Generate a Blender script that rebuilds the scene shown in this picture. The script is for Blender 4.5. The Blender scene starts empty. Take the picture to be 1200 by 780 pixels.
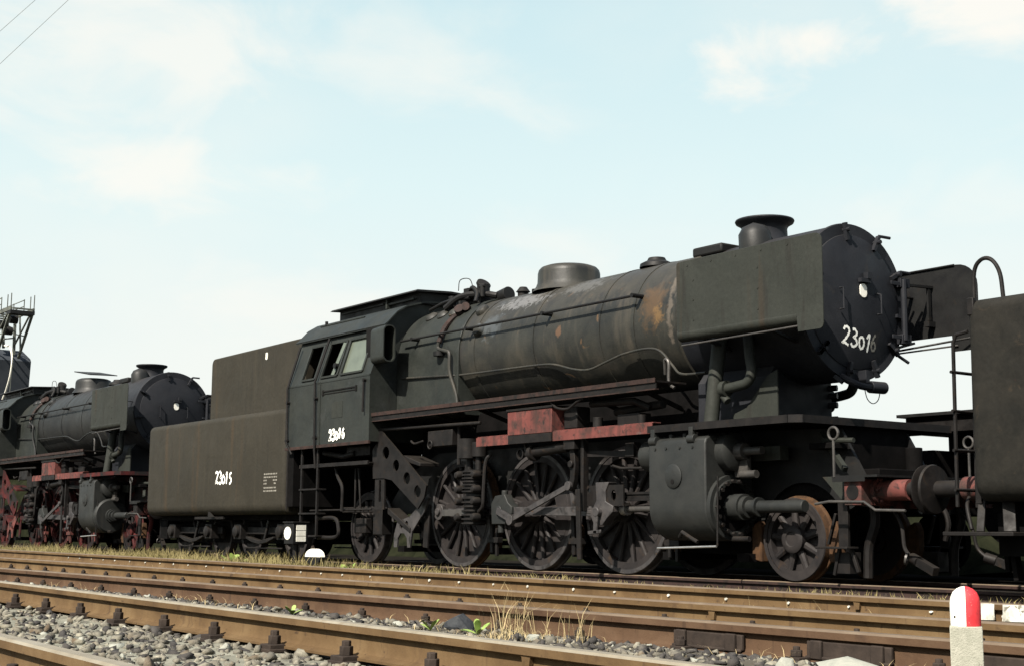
import bpy, bmesh, math, random
from mathutils import Vector, Matrix
import numpy as np
random.seed(7); np.random.seed(7)
C = bpy.context.scene.collection
SC = bpy.context.scene
PI = math.pi

# ------------------------------------------------------------------ camera, light, exposure
cam = bpy.data.objects.new('camera', bpy.data.cameras.new('camera')); C.objects.link(cam)
yaw, pitch, roll = 0.9382, 0.1404, 0.0061
fw = Vector((-math.sin(yaw)*math.cos(pitch), math.cos(yaw)*math.cos(pitch), math.sin(pitch)))
rt = fw.cross(Vector((0, 0, 1))).normalized(); up = rt.cross(fw)
r2 = rt*math.cos(roll) + up*math.sin(roll); u2 = up*math.cos(roll) - rt*math.sin(roll)
M = Matrix((r2, u2, -fw)).transposed().to_4x4(); M.translation = Vector((11.5495, -13.4545, 0.5849))
cam.matrix_world = M
cam.data.sensor_width = 36; cam.data.lens = 1634.3/1200*36
cam.data.clip_start = 0.05; cam.data.clip_end = 6000
SC.camera = cam

sun_dir = Vector((0.36, -1.0, 1.05)).normalized()
sun = bpy.data.objects.new('sun', bpy.data.lights.new('sun', 'SUN')); C.objects.link(sun)
sun.data.energy = 5.0; sun.data.angle = math.radians(0.5); sun.data.color = (1.0, 0.93, 0.82)
sun.rotation_euler = sun_dir.to_track_quat('Z', 'Y').to_euler()
w = bpy.data.worlds.new('World'); SC.world = w; w.use_nodes = True
nt = w.node_tree; nt.nodes.clear()
def N(nt, t, **k):
    n = nt.nodes.new(t)
    for a, b in k.items(): setattr(n, a, b)
    return n
out = N(nt, 'ShaderNodeOutputWorld')
sky = N(nt, 'ShaderNodeTexSky', sky_type='NISHITA', sun_disc=False)
sky.sun_elevation = math.asin(sun_dir.z); sky.sun_rotation = math.atan2(sun_dir.x, sun_dir.y)
sky.dust_density = 2.0
bg = N(nt, 'ShaderNodeBackground'); bg.inputs[1].default_value = 0.08
nt.links.new(sky.outputs[0], bg.inputs[0])
# thin bright cloud and haze, part of the sky itself
tc = N(nt, 'ShaderNodeTexCoord')
def noise(nt, vec, scale, detail, rough=0.55, dist=0.0):
    n = N(nt, 'ShaderNodeTexNoise'); n.inputs['Scale'].default_value = scale
    n.inputs['Detail'].default_value = detail; n.inputs['Roughness'].default_value = rough
    n.inputs['Distortion'].default_value = dist
    nt.links.new(vec, n.inputs['Vector']); return n.outputs['Fac']
def ramp(nt, fac, stops, interp='LINEAR'):
    n = N(nt, 'ShaderNodeValToRGB'); n.color_ramp.interpolation = interp
    e = n.color_ramp.elements
    while len(e) < len(stops): e.new(0.5)
    for i, (p, c) in enumerate(stops):
        e[i].position = p; e[i].color = (*c, 1) if isinstance(c, tuple) else (c, c, c, 1)
    nt.links.new(fac, n.inputs[0]); return n.outputs[0]
def math_(nt, op, a, b, clamp=False):
    n = N(nt, 'ShaderNodeMath', operation=op, use_clamp=clamp)
    for i, x in enumerate((a, b)):
        if isinstance(x, (int, float)): n.inputs[i].default_value = x
        else: nt.links.new(x, n.inputs[i])
    return n.outputs[0]
def mix(nt, f, a, b, mode='MIX'):
    n = N(nt, 'ShaderNodeMix', data_type='RGBA', blend_type=mode)
    for s, x in ((n.inputs[0], f), (n.inputs[6], a), (n.inputs[7], b)):
        if isinstance(x, (int, float)): s.default_value = x
        elif isinstance(x, tuple): s.default_value = (*x, 1) if len(x) == 3 else x
        else: nt.links.new(x, s)
    return n.outputs[2]
def dot(vec):
    n = N(nt, 'ShaderNodeVectorMath', operation='DOT_PRODUCT'); n.inputs[1].default_value = vec
    nt.links.new(tc.outputs['Generated'], n.inputs[0]); return n.outputs['Value']
su, sv = dot((0.591, 0.807, 0.0)), dot((0, 0, 1))      # bearing along the railway's northern sky, and height
mp = N(nt, 'ShaderNodeMapping'); mp.inputs['Scale'].default_value = (1, 1, 2.0)
nt.links.new(tc.outputs['Generated'], mp.inputs['Vector'])
wob = noise(nt, mp.outputs[0], 9.0, 7, 0.55, 0.4); wob2 = noise(nt, mp.outputs[0], 3.2, 5, 0.5, 0.2)
cl = math_(nt, 'MULTIPLY', ramp(nt, wob2, [(0.42, 0.0), (0.72, 1.0)], 'EASE'), 0.30)
for cu_, cv_, wu, wv, amt, soft in ((-0.235, 0.240, 0.13, 0.042, 0.8, 1.0), (-0.25, 0.325, 0.26, 0.080, 0.75, 1.1), (-0.10, 0.320, 0.16, 0.06, 0.55, 1.1), (0.204, 0.336, 0.088, 0.047, 1.0, 0.7), (0.325, 0.345, 0.095, 0.048, 0.95, 0.8), (0.36, 0.215, 0.16, 0.05, 0.4, 1.0), (-0.08, 0.150, 0.30, 0.07, 0.5, 1.2)):
    du = math_(nt, 'DIVIDE', math_(nt, 'SUBTRACT', su, cu_), wu); dv = math_(nt, 'DIVIDE', math_(nt, 'SUBTRACT', sv, cv_), wv)
    rr = math_(nt, 'SQRT', math_(nt, 'ADD', math_(nt, 'MULTIPLY', du, du), math_(nt, 'MULTIPLY', dv, dv)), 0.0)
    g = math_(nt, 'SUBTRACT', math_(nt, 'ADD', 1.0, math_(nt, 'MULTIPLY', math_(nt, 'SUBTRACT', wob, 0.5), 2.6)), rr)
    cl = math_(nt, 'MAXIMUM', cl, math_(nt, 'MULTIPLY', ramp(nt, g, [(0.0, 0.0), (soft, 1.0)], 'EASE'), amt))
sep = N(nt, 'ShaderNodeSeparateXYZ'); nt.links.new(tc.outputs['Generated'], sep.inputs[0])
haze_f = ramp(nt, sep.outputs['Z'], [(0.0, 0.97), (0.12, 0.93), (0.36, 0.90), (0.5, 0.35), (0.7, 0.06)])
air = N(nt, 'ShaderNodeBackground'); nt.links.new(ramp(nt, sep.outputs['Z'], [(0.0, (0.405, 0.418, 0.40)), (0.14, (0.385, 0.413, 0.396)), (0.24, (0.345, 0.413, 0.408)), (0.38, (0.285, 0.378, 0.392))]), air.inputs[0]); air.inputs[1].default_value = 1.0
cb = N(nt, 'ShaderNodeBackground'); cb.inputs[0].default_value = (0.45, 0.43, 0.395, 1); cb.inputs[1].default_value = 1.0
m1 = N(nt, 'ShaderNodeMixShader'); nt.links.new(haze_f, m1.inputs[0]); nt.links.new(bg.outputs[0], m1.inputs[1]); nt.links.new(air.outputs[0], m1.inputs[2])
m2 = N(nt, 'ShaderNodeMixShader'); nt.links.new(math_(nt, 'MULTIPLY', cl, 0.9), m2.inputs[0]); nt.links.new(m1.outputs[0], m2.inputs[1]); nt.links.new(cb.outputs[0], m2.inputs[2])
nt.links.new(m2.outputs[0], out.inputs[0])
SC.view_settings.view_transform = 'Standard'; SC.view_settings.look = 'None'
SC.view_settings.exposure = 1.2; SC.view_settings.gamma = 1.0
SC.view_settings.use_curve_mapping = False

# ------------------------------------------------------------------ materials
def mat(name, stops, scale=3.0, rough=(0.5, 0.8), bump=0.15, bscale=40, metallic=0.0, spots=None, streak=None, dust=None, spec=0.4, aniso=(1, 1, 1), dent=0.0):
    """noise-coloured weathered surface; spots: list of (scale, lo, hi, colour); streak: (scale, lo, hi, colour) run down z; dust: (colour, amount) lies on up-facing faces"""
    m = bpy.data.materials.new(name); m.use_nodes = True; t = m.node_tree
    b = t.nodes['Principled BSDF']
    geo = N(t, 'ShaderNodeNewGeometry'); pos = geo.outputs['Position']
    if aniso != (1, 1, 1):
        a = N(t, 'ShaderNodeMapping'); a.inputs['Scale'].default_value = aniso
        t.links.new(pos, a.inputs['Vector']); pos2 = a.outputs[0]
    else: pos2 = pos
    col = ramp(t, noise(t, pos2, scale, 7, 0.62, 0.4), stops)
    for i, (sc, lo, hi, c) in enumerate(spots or []):
        a = N(t, 'ShaderNodeMapping'); a.inputs['Location'].default_value = (3.1*i+1, 5.7*i, 1.3*i)
        t.links.new(pos, a.inputs['Vector'])
        f = ramp(t, noise(t, a.outputs[0], sc, 5, 0.6, 0.8), [(lo, 0.0), (hi, 1.0)])
        col = mix(t, f, col, c)
    for k_, (sc, lo, hi, c) in enumerate(streak if isinstance(streak, list) else [streak] if streak else []):
        a = N(t, 'ShaderNodeMapping'); a.inputs['Scale'].default_value = (1, 1, 0.08); a.inputs['Location'].default_value = (2.7*k_, 0, 0)
        t.links.new(pos, a.inputs['Vector'])
        f = ramp(t, noise(t, a.outputs[0], sc, 4, 0.6, 0.2), [(lo, 0.0), (hi, 1.0)])
        col = mix(t, f, col, c)
    if dust:
        s = N(t, 'ShaderNodeSeparateXYZ'); t.links.new(geo.outputs['Normal'], s.inputs[0])
        f = ramp(t, math_(t, 'ADD', s.outputs['Z'], math_(t, 'MULTIPLY', noise(t, pos, 6, 3), 0.4)), [(0.55, 0.0), (1.15, dust[1])])
        col = mix(t, f, col, dust[0])
    t.links.new(col, b.inputs['Base Color'])
    rr = ramp(t, noise(t, pos, scale*1.7, 5), [(0.3, rough[0]), (0.7, rough[1])])
    t.links.new(rr, b.inputs['Roughness'])
    b.inputs['Metallic'].default_value = metallic; b.inputs['Specular IOR Level'].default_value = spec
    if bump:
        bp = N(t, 'ShaderNodeBump'); bp.inputs['Strength'].default_value = bump; bp.inputs['Distance'].default_value = 0.02
        h = math_(t, 'ADD', math_(t, 'MULTIPLY', noise(t, pos, bscale, 4), 0.35), noise(t, pos, 2.3, 2))
        t.links.new(h, bp.inputs['Height'])
        if dent:   # slightly buckled sheet
            b2 = N(t, 'ShaderNodeBump'); b2.inputs['Strength'].default_value = dent; b2.inputs['Distance'].default_value = 0.05
            t.links.new(noise(t, pos, 1.5, 3, 0.5, 0.5), b2.inputs['Height']); t.links.new(bp.outputs[0], b2.inputs['Normal']); t.links.new(b2.outputs[0], b.inputs['Normal'])
            fine = ramp(t, noise(t, pos, 22, 6, 0.7, 0.3), [(0.3, 0.82), (0.7, 1.16)]); col = mix(t, 1.0, col, fine, 'MULTIPLY'); t.links.new(col, b.inputs['Base Color'])
        else: t.links.new(bp.outputs[0], b.inputs['Normal'])
    return m
DUST = (0.06, 0.05, 0.04)
def boiler_mat(name):
    """cladding with a rust stain round its front band and limescale runs below the dome, each stain fixed to its spot"""
    m = mat(name, [(0.3, (0.0072, 0.008, 0.008)), (0.52, (0.0192, 0.0192, 0.016)), (0.75, (0.0336, 0.0304, 0.024))], 1.5, (0.40, 0.66), bump=0.25, bscale=25,
        spots=[(4.5, 0.66, 0.72, (0.068, 0.0416, 0.0224)), (2.2, 0.56, 0.72, (0.016, 0.0152, 0.0144))], streak=(5, 0.54, 0.76, (0.044, 0.0384, 0.0296)), dust=((0.0384, 0.0352, 0.028), 0.5), spec=0.28)
    t = m.node_tree; b = t.nodes['Principled BSDF']; src = b.inputs['Base Color'].links[0].from_socket
    geo = N(t, 'ShaderNodeNewGeometry'); pos = geo.outputs['Position']
    def stain(src, c, rad, nscale, lo, hi, col, amt=1.0):
        a = N(t, 'ShaderNodeMapping'); a.vector_type = 'TEXTURE'; a.inputs['Location'].default_value = c; a.inputs['Scale'].default_value = rad
        t.links.new(pos, a.inputs['Vector'])
        ln = N(t, 'ShaderNodeVectorMath', operation='LENGTH'); t.links.new(a.outputs[0], ln.inputs[0])
        near = ramp(t, ln.outputs['Value'], [(0.25, 0.42), (1.0, 0.0)])
        f = ramp(t, math_(t, 'ADD', noise(t, pos, nscale, 6, 0.65, 0.6), near), [(lo, 0.0), (hi, amt)])
        return mix(t, f, src, col)
    src = stain(src, (-2.35, -0.9, 3.62), (0.42, 0.5, 0.55), 7, 0.66, 0.92, (0.0624, 0.0374, 0.0187), 0.75)
    src = stain(src, (-2.2, -0.9, 3.45), (0.22, 0.4, 0.28), 14, 0.74, 0.94, (0.117, 0.0686, 0.0265), 0.7)
    src = stain(src, (-1.95, -0.9, 3.5), (0.14, 0.6, 0.9), 5, 0.70, 0.84, (0.0819, 0.0686, 0.0546), 0.8)
    src = stain(src, (-4.2, -0.55, 4.16), (0.9, 0.5, 0.28), 12, 0.74, 0.88, (0.0819, 0.0819, 0.078), 0.6)
    src = stain(src, (-5.6, -0.6, 4.10), (1.3, 0.5, 0.30), 11, 0.76, 0.90, (0.109, 0.109, 0.109), 0.8)
    src = stain(src, (-6.2, -0.9, 3.75), (0.5, 0.5, 0.35), 5, 0.72, 0.86, (0.0468, 0.053, 0.0562), 0.8)
    src = stain(src, (-4.35, -0.95, 3.45), (0.14, 0.5, 0.16), 6, 0.74, 0.84, (0.0858, 0.0484, 0.0281), 0.8)
    t.links.new(src, b.inputs['Base Color']); return m
MT = {}
MT['black'] = mat('sooty_black_paint', [(0.3, (0.00352, 0.00352, 0.00396)), (0.7, (0.00884, 0.00884, 0.00836))], 2.5, (0.45, 0.75), dust=((0.0176, 0.0154, 0.0123), 0.6), spots=[(5, 0.6, 0.8, (0.0132, 0.00969, 0.00705))], spec=0.2)
MT['gear'] = mat('greasy_running_gear', [(0.3, (0.00312, 0.0028, 0.0028)), (0.7, (0.0106, 0.00909, 0.00844))], 5, (0.45, 0.75), dust=((0.0187, 0.0156, 0.0125), 0.5), spots=[(7, 0.58, 0.75, (0.0156, 0.0103, 0.00688))], spec=0.18)
MT['wheel'] = mat('grimy_wheel_iron', [(0.3, (0.00878, 0.00785, 0.00835)), (0.7, (0.0235, 0.0201, 0.0191))], 4, (0.5, 0.8), spots=[(6, 0.6, 0.78, (0.0318, 0.021, 0.0137))], spec=0.18)
MT['under'] = mat('dark_underframe', [(0.3, (0.00168, 0.00168, 0.00168)), (0.7, (0.00504, 0.00448, 0.00448))], 4, (0.7, 0.95), spec=0.05)
MT['boiler'] = boiler_mat('weathered_boiler_cladding')
MT['boiler_clean'] = mat('sooty_boiler_cladding', [(0.3, (0.00643, 0.00688, 0.00734)), (0.7, (0.0156, 0.0161, 0.0151))], 1.6, (0.42, 0.65), bump=0.2, bscale=25, streak=(5, 0.6, 0.8, (0.0207, 0.0193, 0.0165)), dust=((0.0229, 0.022, 0.0207), 0.5), spec=0.25)
MT['smokebox'] = mat('smokebox_soot', [(0.3, (0.00638, 0.00718, 0.00958)), (0.7, (0.0151, 0.016, 0.0192))], 1.8, (0.5, 0.75), bump=0.15, dust=((0.0279, 0.0255, 0.0239), 0.4), spots=[(2.2, 0.62, 0.8, (0.0239, 0.0207, 0.0175))], spec=0.18)
MT['deflector'] = mat('greenish_grey_sheet', [(0.3, (0.0151, 0.0168, 0.014)), (0.7, (0.0218, 0.0236, 0.0196))], 1.4, (0.55, 0.75), bump=0.12, spots=[(8, 0.68, 0.78, (0.0123, 0.0118, 0.0107))], dent=0.5, streak=[(7, 0.62, 0.85, (0.0263, 0.0263, 0.0218)), (9, 0.56, 0.74, (0.0125, 0.0115, 0.0095)), (2.6, 0.60, 0.72, (0.026, 0.019, 0.0125))], spec=0.2)
MT['cab'] = mat('faded_green_black_cab', [(0.3, (0.00998, 0.012, 0.011)), (0.7, (0.0188, 0.0209, 0.0178))], 1.8, (0.45, 0.7), bump=0.15, dent=0.4, spots=[(5, 0.62, 0.78, (0.00886, 0.00785, 0.0068)), (2.5, 0.6, 0.75, (0.0241, 0.0261, 0.0251))], streak=(8, 0.62, 0.85, (0.0251, 0.0236, 0.0199)), spec=0.25)
MT['tender'] = mat('olive_brown_tender_sheet', [(0.3, (0.0173, 0.0152, 0.0105)), (0.7, (0.0251, 0.022, 0.0156))], 1.1, (0.6, 0.8), bump=0.10, bscale=15, dent=0.55,  streak=[(4, 0.60, 0.8, (0.0315, 0.0273, 0.0183)), (9, 0.56, 0.74, (0.0147, 0.0133, 0.00969)), (2.6, 0.60, 0.72, (0.0307, 0.022, 0.0128))], spots=[(6, 0.66, 0.8, (0.0129, 0.0114, 0.00833))], spec=0.2)
MT['tender_dark'] = mat('dark_blotched_tender_sheet', [(0.3, (0.00629, 0.00629, 0.00532)), (0.7, (0.0164, 0.015, 0.0121))], 3.0, (0.65, 0.9), bump=0.2, bscale=25, dent=0.5, spots=[(5, 0.62, 0.72, (0.0266, 0.0208, 0.0145)), (7, 0.7, 0.76, (0.0387, 0.00871, 0.00778))], streak=(5, 0.6, 0.8, (0.0126, 0.0126, 0.0107)), spec=0.15)
MT['red'] = mat('faded_red_frame_paint', [(0.3, (0.0643, 0.0196, 0.0166)), (0.7, (0.132, 0.0409, 0.0347))], 3.0, (0.65, 0.9), spots=[(3.5, 0.48, 0.64, (0.0318, 0.0196, 0.0166)), (9, 0.56, 0.68, (0.0151, 0.0113, 0.0106)), (6, 0.62, 0.74, (0.0909, 0.0643, 0.0567))], streak=(9, 0.52, 0.74, (0.0378, 0.0196, 0.0166)), spec=0.2)
MT['redwheel'] = mat('dull_red_wheel_paint', [(0.3, (0.0166, 0.00529, 0.00529)), (0.7, (0.0643, 0.0106, 0.00981))], 1.8, (0.65, 0.9), spots=[(2.2, 0.42, 0.56, (0.00909, 0.00756, 0.00756))], spec=0.15)
MT['redrust'] = mat('red_oxide_edge', [(0.3, (0.0135, 0.0085, 0.00734)), (0.7, (0.0329, 0.0178, 0.0143))], 6, (0.6, 0.85), spots=[(5, 0.52, 0.66, (0.0085, 0.00696, 0.00619))], spec=0.2)
MT['cyl'] = mat('grey_cylinder_cladding', [(0.3, (0.00889, 0.00998, 0.00998)), (0.7, (0.0186, 0.0193, 0.0179))], 2.5, (0.45, 0.7), bump=0.2, spots=[(6, 0.60, 0.76, (0.00718, 0.00644, 0.00608))], streak=(6, 0.6, 0.85, (0.025, 0.0243, 0.0215)), spec=0.25)
MT['rod'] = mat('worn_rod_steel', [(0.3, (0.0186, 0.0174, 0.0186)), (0.7, (0.0465, 0.0422, 0.0409))], 5, (0.3, 0.7), spots=[(6, 0.52, 0.66, (0.00868, 0.00744, 0.00682)), (9, 0.64, 0.74, (0.0434, 0.026, 0.0149))], spec=0.35)
MT['steel'] = mat('dull_bare_steel', [(0.3, (0.0302, 0.0292, 0.0282)), (0.7, (0.0655, 0.0605, 0.0554))], 6, (0.38, 0.6), metallic=0.35)
MT['bright'] = mat('polished_steel', [(0.3, (0.336, 0.328, 0.311)), (0.7, (0.504, 0.487, 0.462))], 6, (0.25, 0.4), metallic=0.8)
MT['rust'] = mat('orange_rust', [(0.3, (0.0223, 0.0119, 0.00631)), (0.7, (0.0706, 0.0353, 0.0156))], 6, (0.75, 0.95), bump=0.3, spots=[(7, 0.52, 0.68, (0.013, 0.00891, 0.00669))], spec=0.2)
MT['rail'] = mat('rail_rust', [(0.3, (0.0586, 0.0352, 0.0159)), (0.5, (0.0844, 0.0525, 0.0244)), (0.7, (0.11, 0.0727, 0.0356))], 3, (0.75, 0.95), bump=0.25, bscale=70, spots=[(2.2, 0.6, 0.75, (0.0422, 0.0244, 0.0141)), (14, 0.62, 0.74, (0.0328, 0.0202, 0.0122))], streak=(14, 0.6, 0.75, (0.0469, 0.0282, 0.0159)), spec=0.15)
MT['railhead'] = mat('worn_rail_top', [(0.3, (0.179, 0.152, 0.108)), (0.7, (0.26, 0.233, 0.179))], 5, (0.45, 0.65), metallic=0.3, spots=[(3, 0.6, 0.75, (0.134, 0.0941, 0.0538))], spec=0.3)
MT['rail_brown'] = mat('brown_rail_rust', [(0.3, (0.0409, 0.0226, 0.013)), (0.5, (0.0602, 0.0352, 0.0202)), (0.7, (0.0819, 0.0506, 0.0299))], 3, (0.75, 0.95), bump=0.25, bscale=70, spots=[(2.2, 0.6, 0.75, (0.0337, 0.0202, 0.0135)), (14, 0.64, 0.76, (0.0265, 0.0164, 0.0106))], streak=(14, 0.6, 0.75, (0.0337, 0.0202, 0.0125)), spec=0.15)
MT['railhead_dull'] = mat('dull_rail_top', [(0.3, (0.0917, 0.0655, 0.0446)), (0.7, (0.131, 0.102, 0.0721))], 5, (0.55, 0.75), metallic=0.15, spots=[(3, 0.6, 0.75, (0.0721, 0.0446, 0.0275))], spec=0.2)
MT['clip'] = mat('dark_rusty_fastening', [(0.3, (0.0176, 0.0139, 0.012)), (0.7, (0.0391, 0.0296, 0.0239))], 9, (0.7, 0.95), bump=0.3, spec=0.1)
MT['chalk'] = mat('white_chalk_paint', [(0.3, (0.72, 0.72, 0.66)), (0.7, (0.85, 0.85, 0.80))], 30, (0.8, 0.95), bump=0)
MT['chalk_faint'] = mat('worn_grey_lettering', [(0.35, (0.084, 0.079, 0.0672)), (0.6, (0.202, 0.189, 0.16))], 30, (0.8, 0.95), bump=0)
MT['white'] = mat('weathered_white_paint', [(0.3, (0.60, 0.58, 0.50)), (0.7, (0.76, 0.75, 0.68))], 12, (0.5, 0.7), spots=[(40, 0.62, 0.74, (0.40, 0.34, 0.24)), (90, 0.64, 0.70, (0.20, 0.17, 0.13)), (14, 0.56, 0.75, (0.50, 0.45, 0.34))])
MT['white_flaky'] = mat('flaking_whitewash', [(0.3, (0.185, 0.185, 0.16)), (0.5, (0.42, 0.412, 0.361)), (0.7, (0.588, 0.58, 0.521))], 9, (0.8, 0.95), bump=0.3, spots=[(16, 0.56, 0.62, (0.134, 0.126, 0.101))])
MT['redcap'] = mat('signal_red_paint', [(0.3, (0.46, 0.022, 0.028)), (0.7, (0.60, 0.034, 0.042))], 20, (0.5, 0.75), spots=[(60, 0.62, 0.72, (0.22, 0.03, 0.03)), (95, 0.66, 0.71, (0.32, 0.30, 0.26))])
MT['concrete'] = mat('pale_concrete', [(0.3, (0.214, 0.214, 0.171)), (0.7, (0.3, 0.293, 0.243))], 35, (0.85, 0.95), bump=0.5, bscale=160, spots=[(60, 0.62, 0.72, (0.15, 0.143, 0.118)), (9, 0.6, 0.8, (0.193, 0.193, 0.143))], spec=0.2)
MT['stone'] = mat('ballast_stone', [(0.28, (0.0519, 0.0484, 0.0415)), (0.5, (0.138, 0.128, 0.102)), (0.72, (0.277, 0.26, 0.202))], 9, (0.9, 1.0), bump=0.6, bscale=110, spots=[(5, 0.55, 0.7, (0.0863, 0.0649, 0.0432))], spec=0.15)
MT['stone_dark'] = mat('dark_ballast_stone', [(0.28, (0.0189, 0.0183, 0.0189)), (0.55, (0.0473, 0.0435, 0.0397)), (0.78, (0.139, 0.129, 0.107))], 9, (0.85, 1.0), bump=0.4, bscale=120, spec=0.2)
MT['rock_dark'] = mat('dark_basalt_lump', [(0.3, (0.0134, 0.0155, 0.0188)), (0.7, (0.0403, 0.043, 0.0457))], 14, (0.8, 0.95), bump=0.5, bscale=60, spec=0.2)
MT['rock_pale'] = mat('pale_stone_lump', [(0.3, (0.181, 0.19, 0.164)), (0.7, (0.285, 0.281, 0.238))], 14, (0.85, 0.95), bump=0.5, bscale=60, spec=0.2)
MT['wood'] = mat('weathered_sleeper', [(0.3, (0.0941, 0.0853, 0.0706)), (0.7, (0.194, 0.182, 0.153))], 5, (0.85, 0.95), bump=0.4, aniso=(6, 1.2, 6), spots=[(9, 0.6, 0.75, (0.0529, 0.0441, 0.0353))], spec=0.1)
MT['grass'] = mat('dry_yellow_grass', [(0.3, (0.0857, 0.0785, 0.0286)), (0.5, (0.186, 0.153, 0.0643)), (0.7, (0.271, 0.228, 0.114))], 1.3, (0.7, 0.9), bump=0, spec=0.2)
MT['straw'] = mat('pale_straw', [(0.3, (0.252, 0.193, 0.0924)), (0.7, (0.386, 0.311, 0.168))], 3, (0.7, 0.9), bump=0)
MT['weed'] = mat('fresh_green_leaf', [(0.3, (0.101, 0.185, 0.0294)), (0.7, (0.235, 0.302, 0.0756))], 9, (0.5, 0.7), bump=0)
MT['ground'] = mat('yard_cinders', [(0.28, (0.022, 0.0202, 0.017)), (0.5, (0.0536, 0.0479, 0.0378)), (0.72, (0.107, 0.0976, 0.0756))], 1.4, (0.9, 1.0), bump=0.5, bscale=45, spots=[(6, 0.55, 0.7, (0.0819, 0.0662, 0.0365))], spec=0.1)
MT['fines'] = mat('pale_ballast_fines', [(0.28, (0.099, 0.0963, 0.0781)), (0.5, (0.156, 0.154, 0.122)), (0.72, (0.219, 0.214, 0.172))], 5, (0.9, 1.0), bump=0.6, bscale=90, spots=[(9, 0.56, 0.7, (0.0625, 0.0583, 0.0495))], spec=0.1)
MT['bank'] = mat('added_dark_bank', [(0.3, (0.0047, 0.00588, 0.00353)), (0.7, (0.0153, 0.0165, 0.00941))], 2.5, (0.9, 1.0), bump=0.6, bscale=12, spec=0)  # near-black green for the added screening bank
MT['bed_shade'] = mat('painted_shade_bed', [(0.3, (0.00504, 0.00504, 0.00454)), (0.7, (0.0176, 0.0156, 0.0131))], 3, (0.9, 1.0), bump=0.5, bscale=45, spec=0)  # near-black colour stands for the engines' shade on the ground
MT['dark'] = mat('cab_interior_soot', [(0.3, (0.0042, 0.0042, 0.0042)), (0.7, (0.0084, 0.00798, 0.00756))], 3, (0.8, 0.95), bump=0, spec=0.1)
MT['wall'] = mat('blue_grey_concrete_wall', [(0.3, (0.0235, 0.0276, 0.0336)), (0.7, (0.0403, 0.045, 0.0517))], 0.8, (0.85, 0.95), bump=0.3, bscale=5, spec=0.1)
MT['lattice'] = mat('grey_green_steelwork', [(0.3, (0.0378, 0.0416, 0.0378)), (0.7, (0.113, 0.12, 0.101))], 1.5, (0.6, 0.8), spec=0.2)
MT['rubble'] = mat('pale_rubble', [(0.3, (0.0882, 0.0945, 0.0945)), (0.7, (0.391, 0.403, 0.391))], 9, (0.85, 0.95), bump=0.5, spec=0.1)
MT['earth'] = mat('pale_earth', [(0.3, (0.0756, 0.0672, 0.0504)), (0.7, (0.143, 0.126, 0.0966))], 2, (0.9, 1), bump=0.4)
def glass(name, col, rough):
    m = bpy.data.materials.new(name); m.use_nodes = True; b = m.node_tree.nodes['Principled BSDF']; t = m.node_tree
    geo = N(t, 'ShaderNodeNewGeometry')
    t.links.new(ramp(t, noise(t, geo.outputs['Position'], 5, 4), [(0.3, tuple(0.85*c for c in col)), (0.7, tuple(1.1*c for c in col))]), b.inputs['Base Color'])
    b.inputs['Roughness'].default_value = rough; b.inputs['Alpha'].default_value = 0.93
    return m
MT['glass'] = glass('dusty_cab_glass', (0.085, 0.098, 0.075), 0.3)

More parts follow.
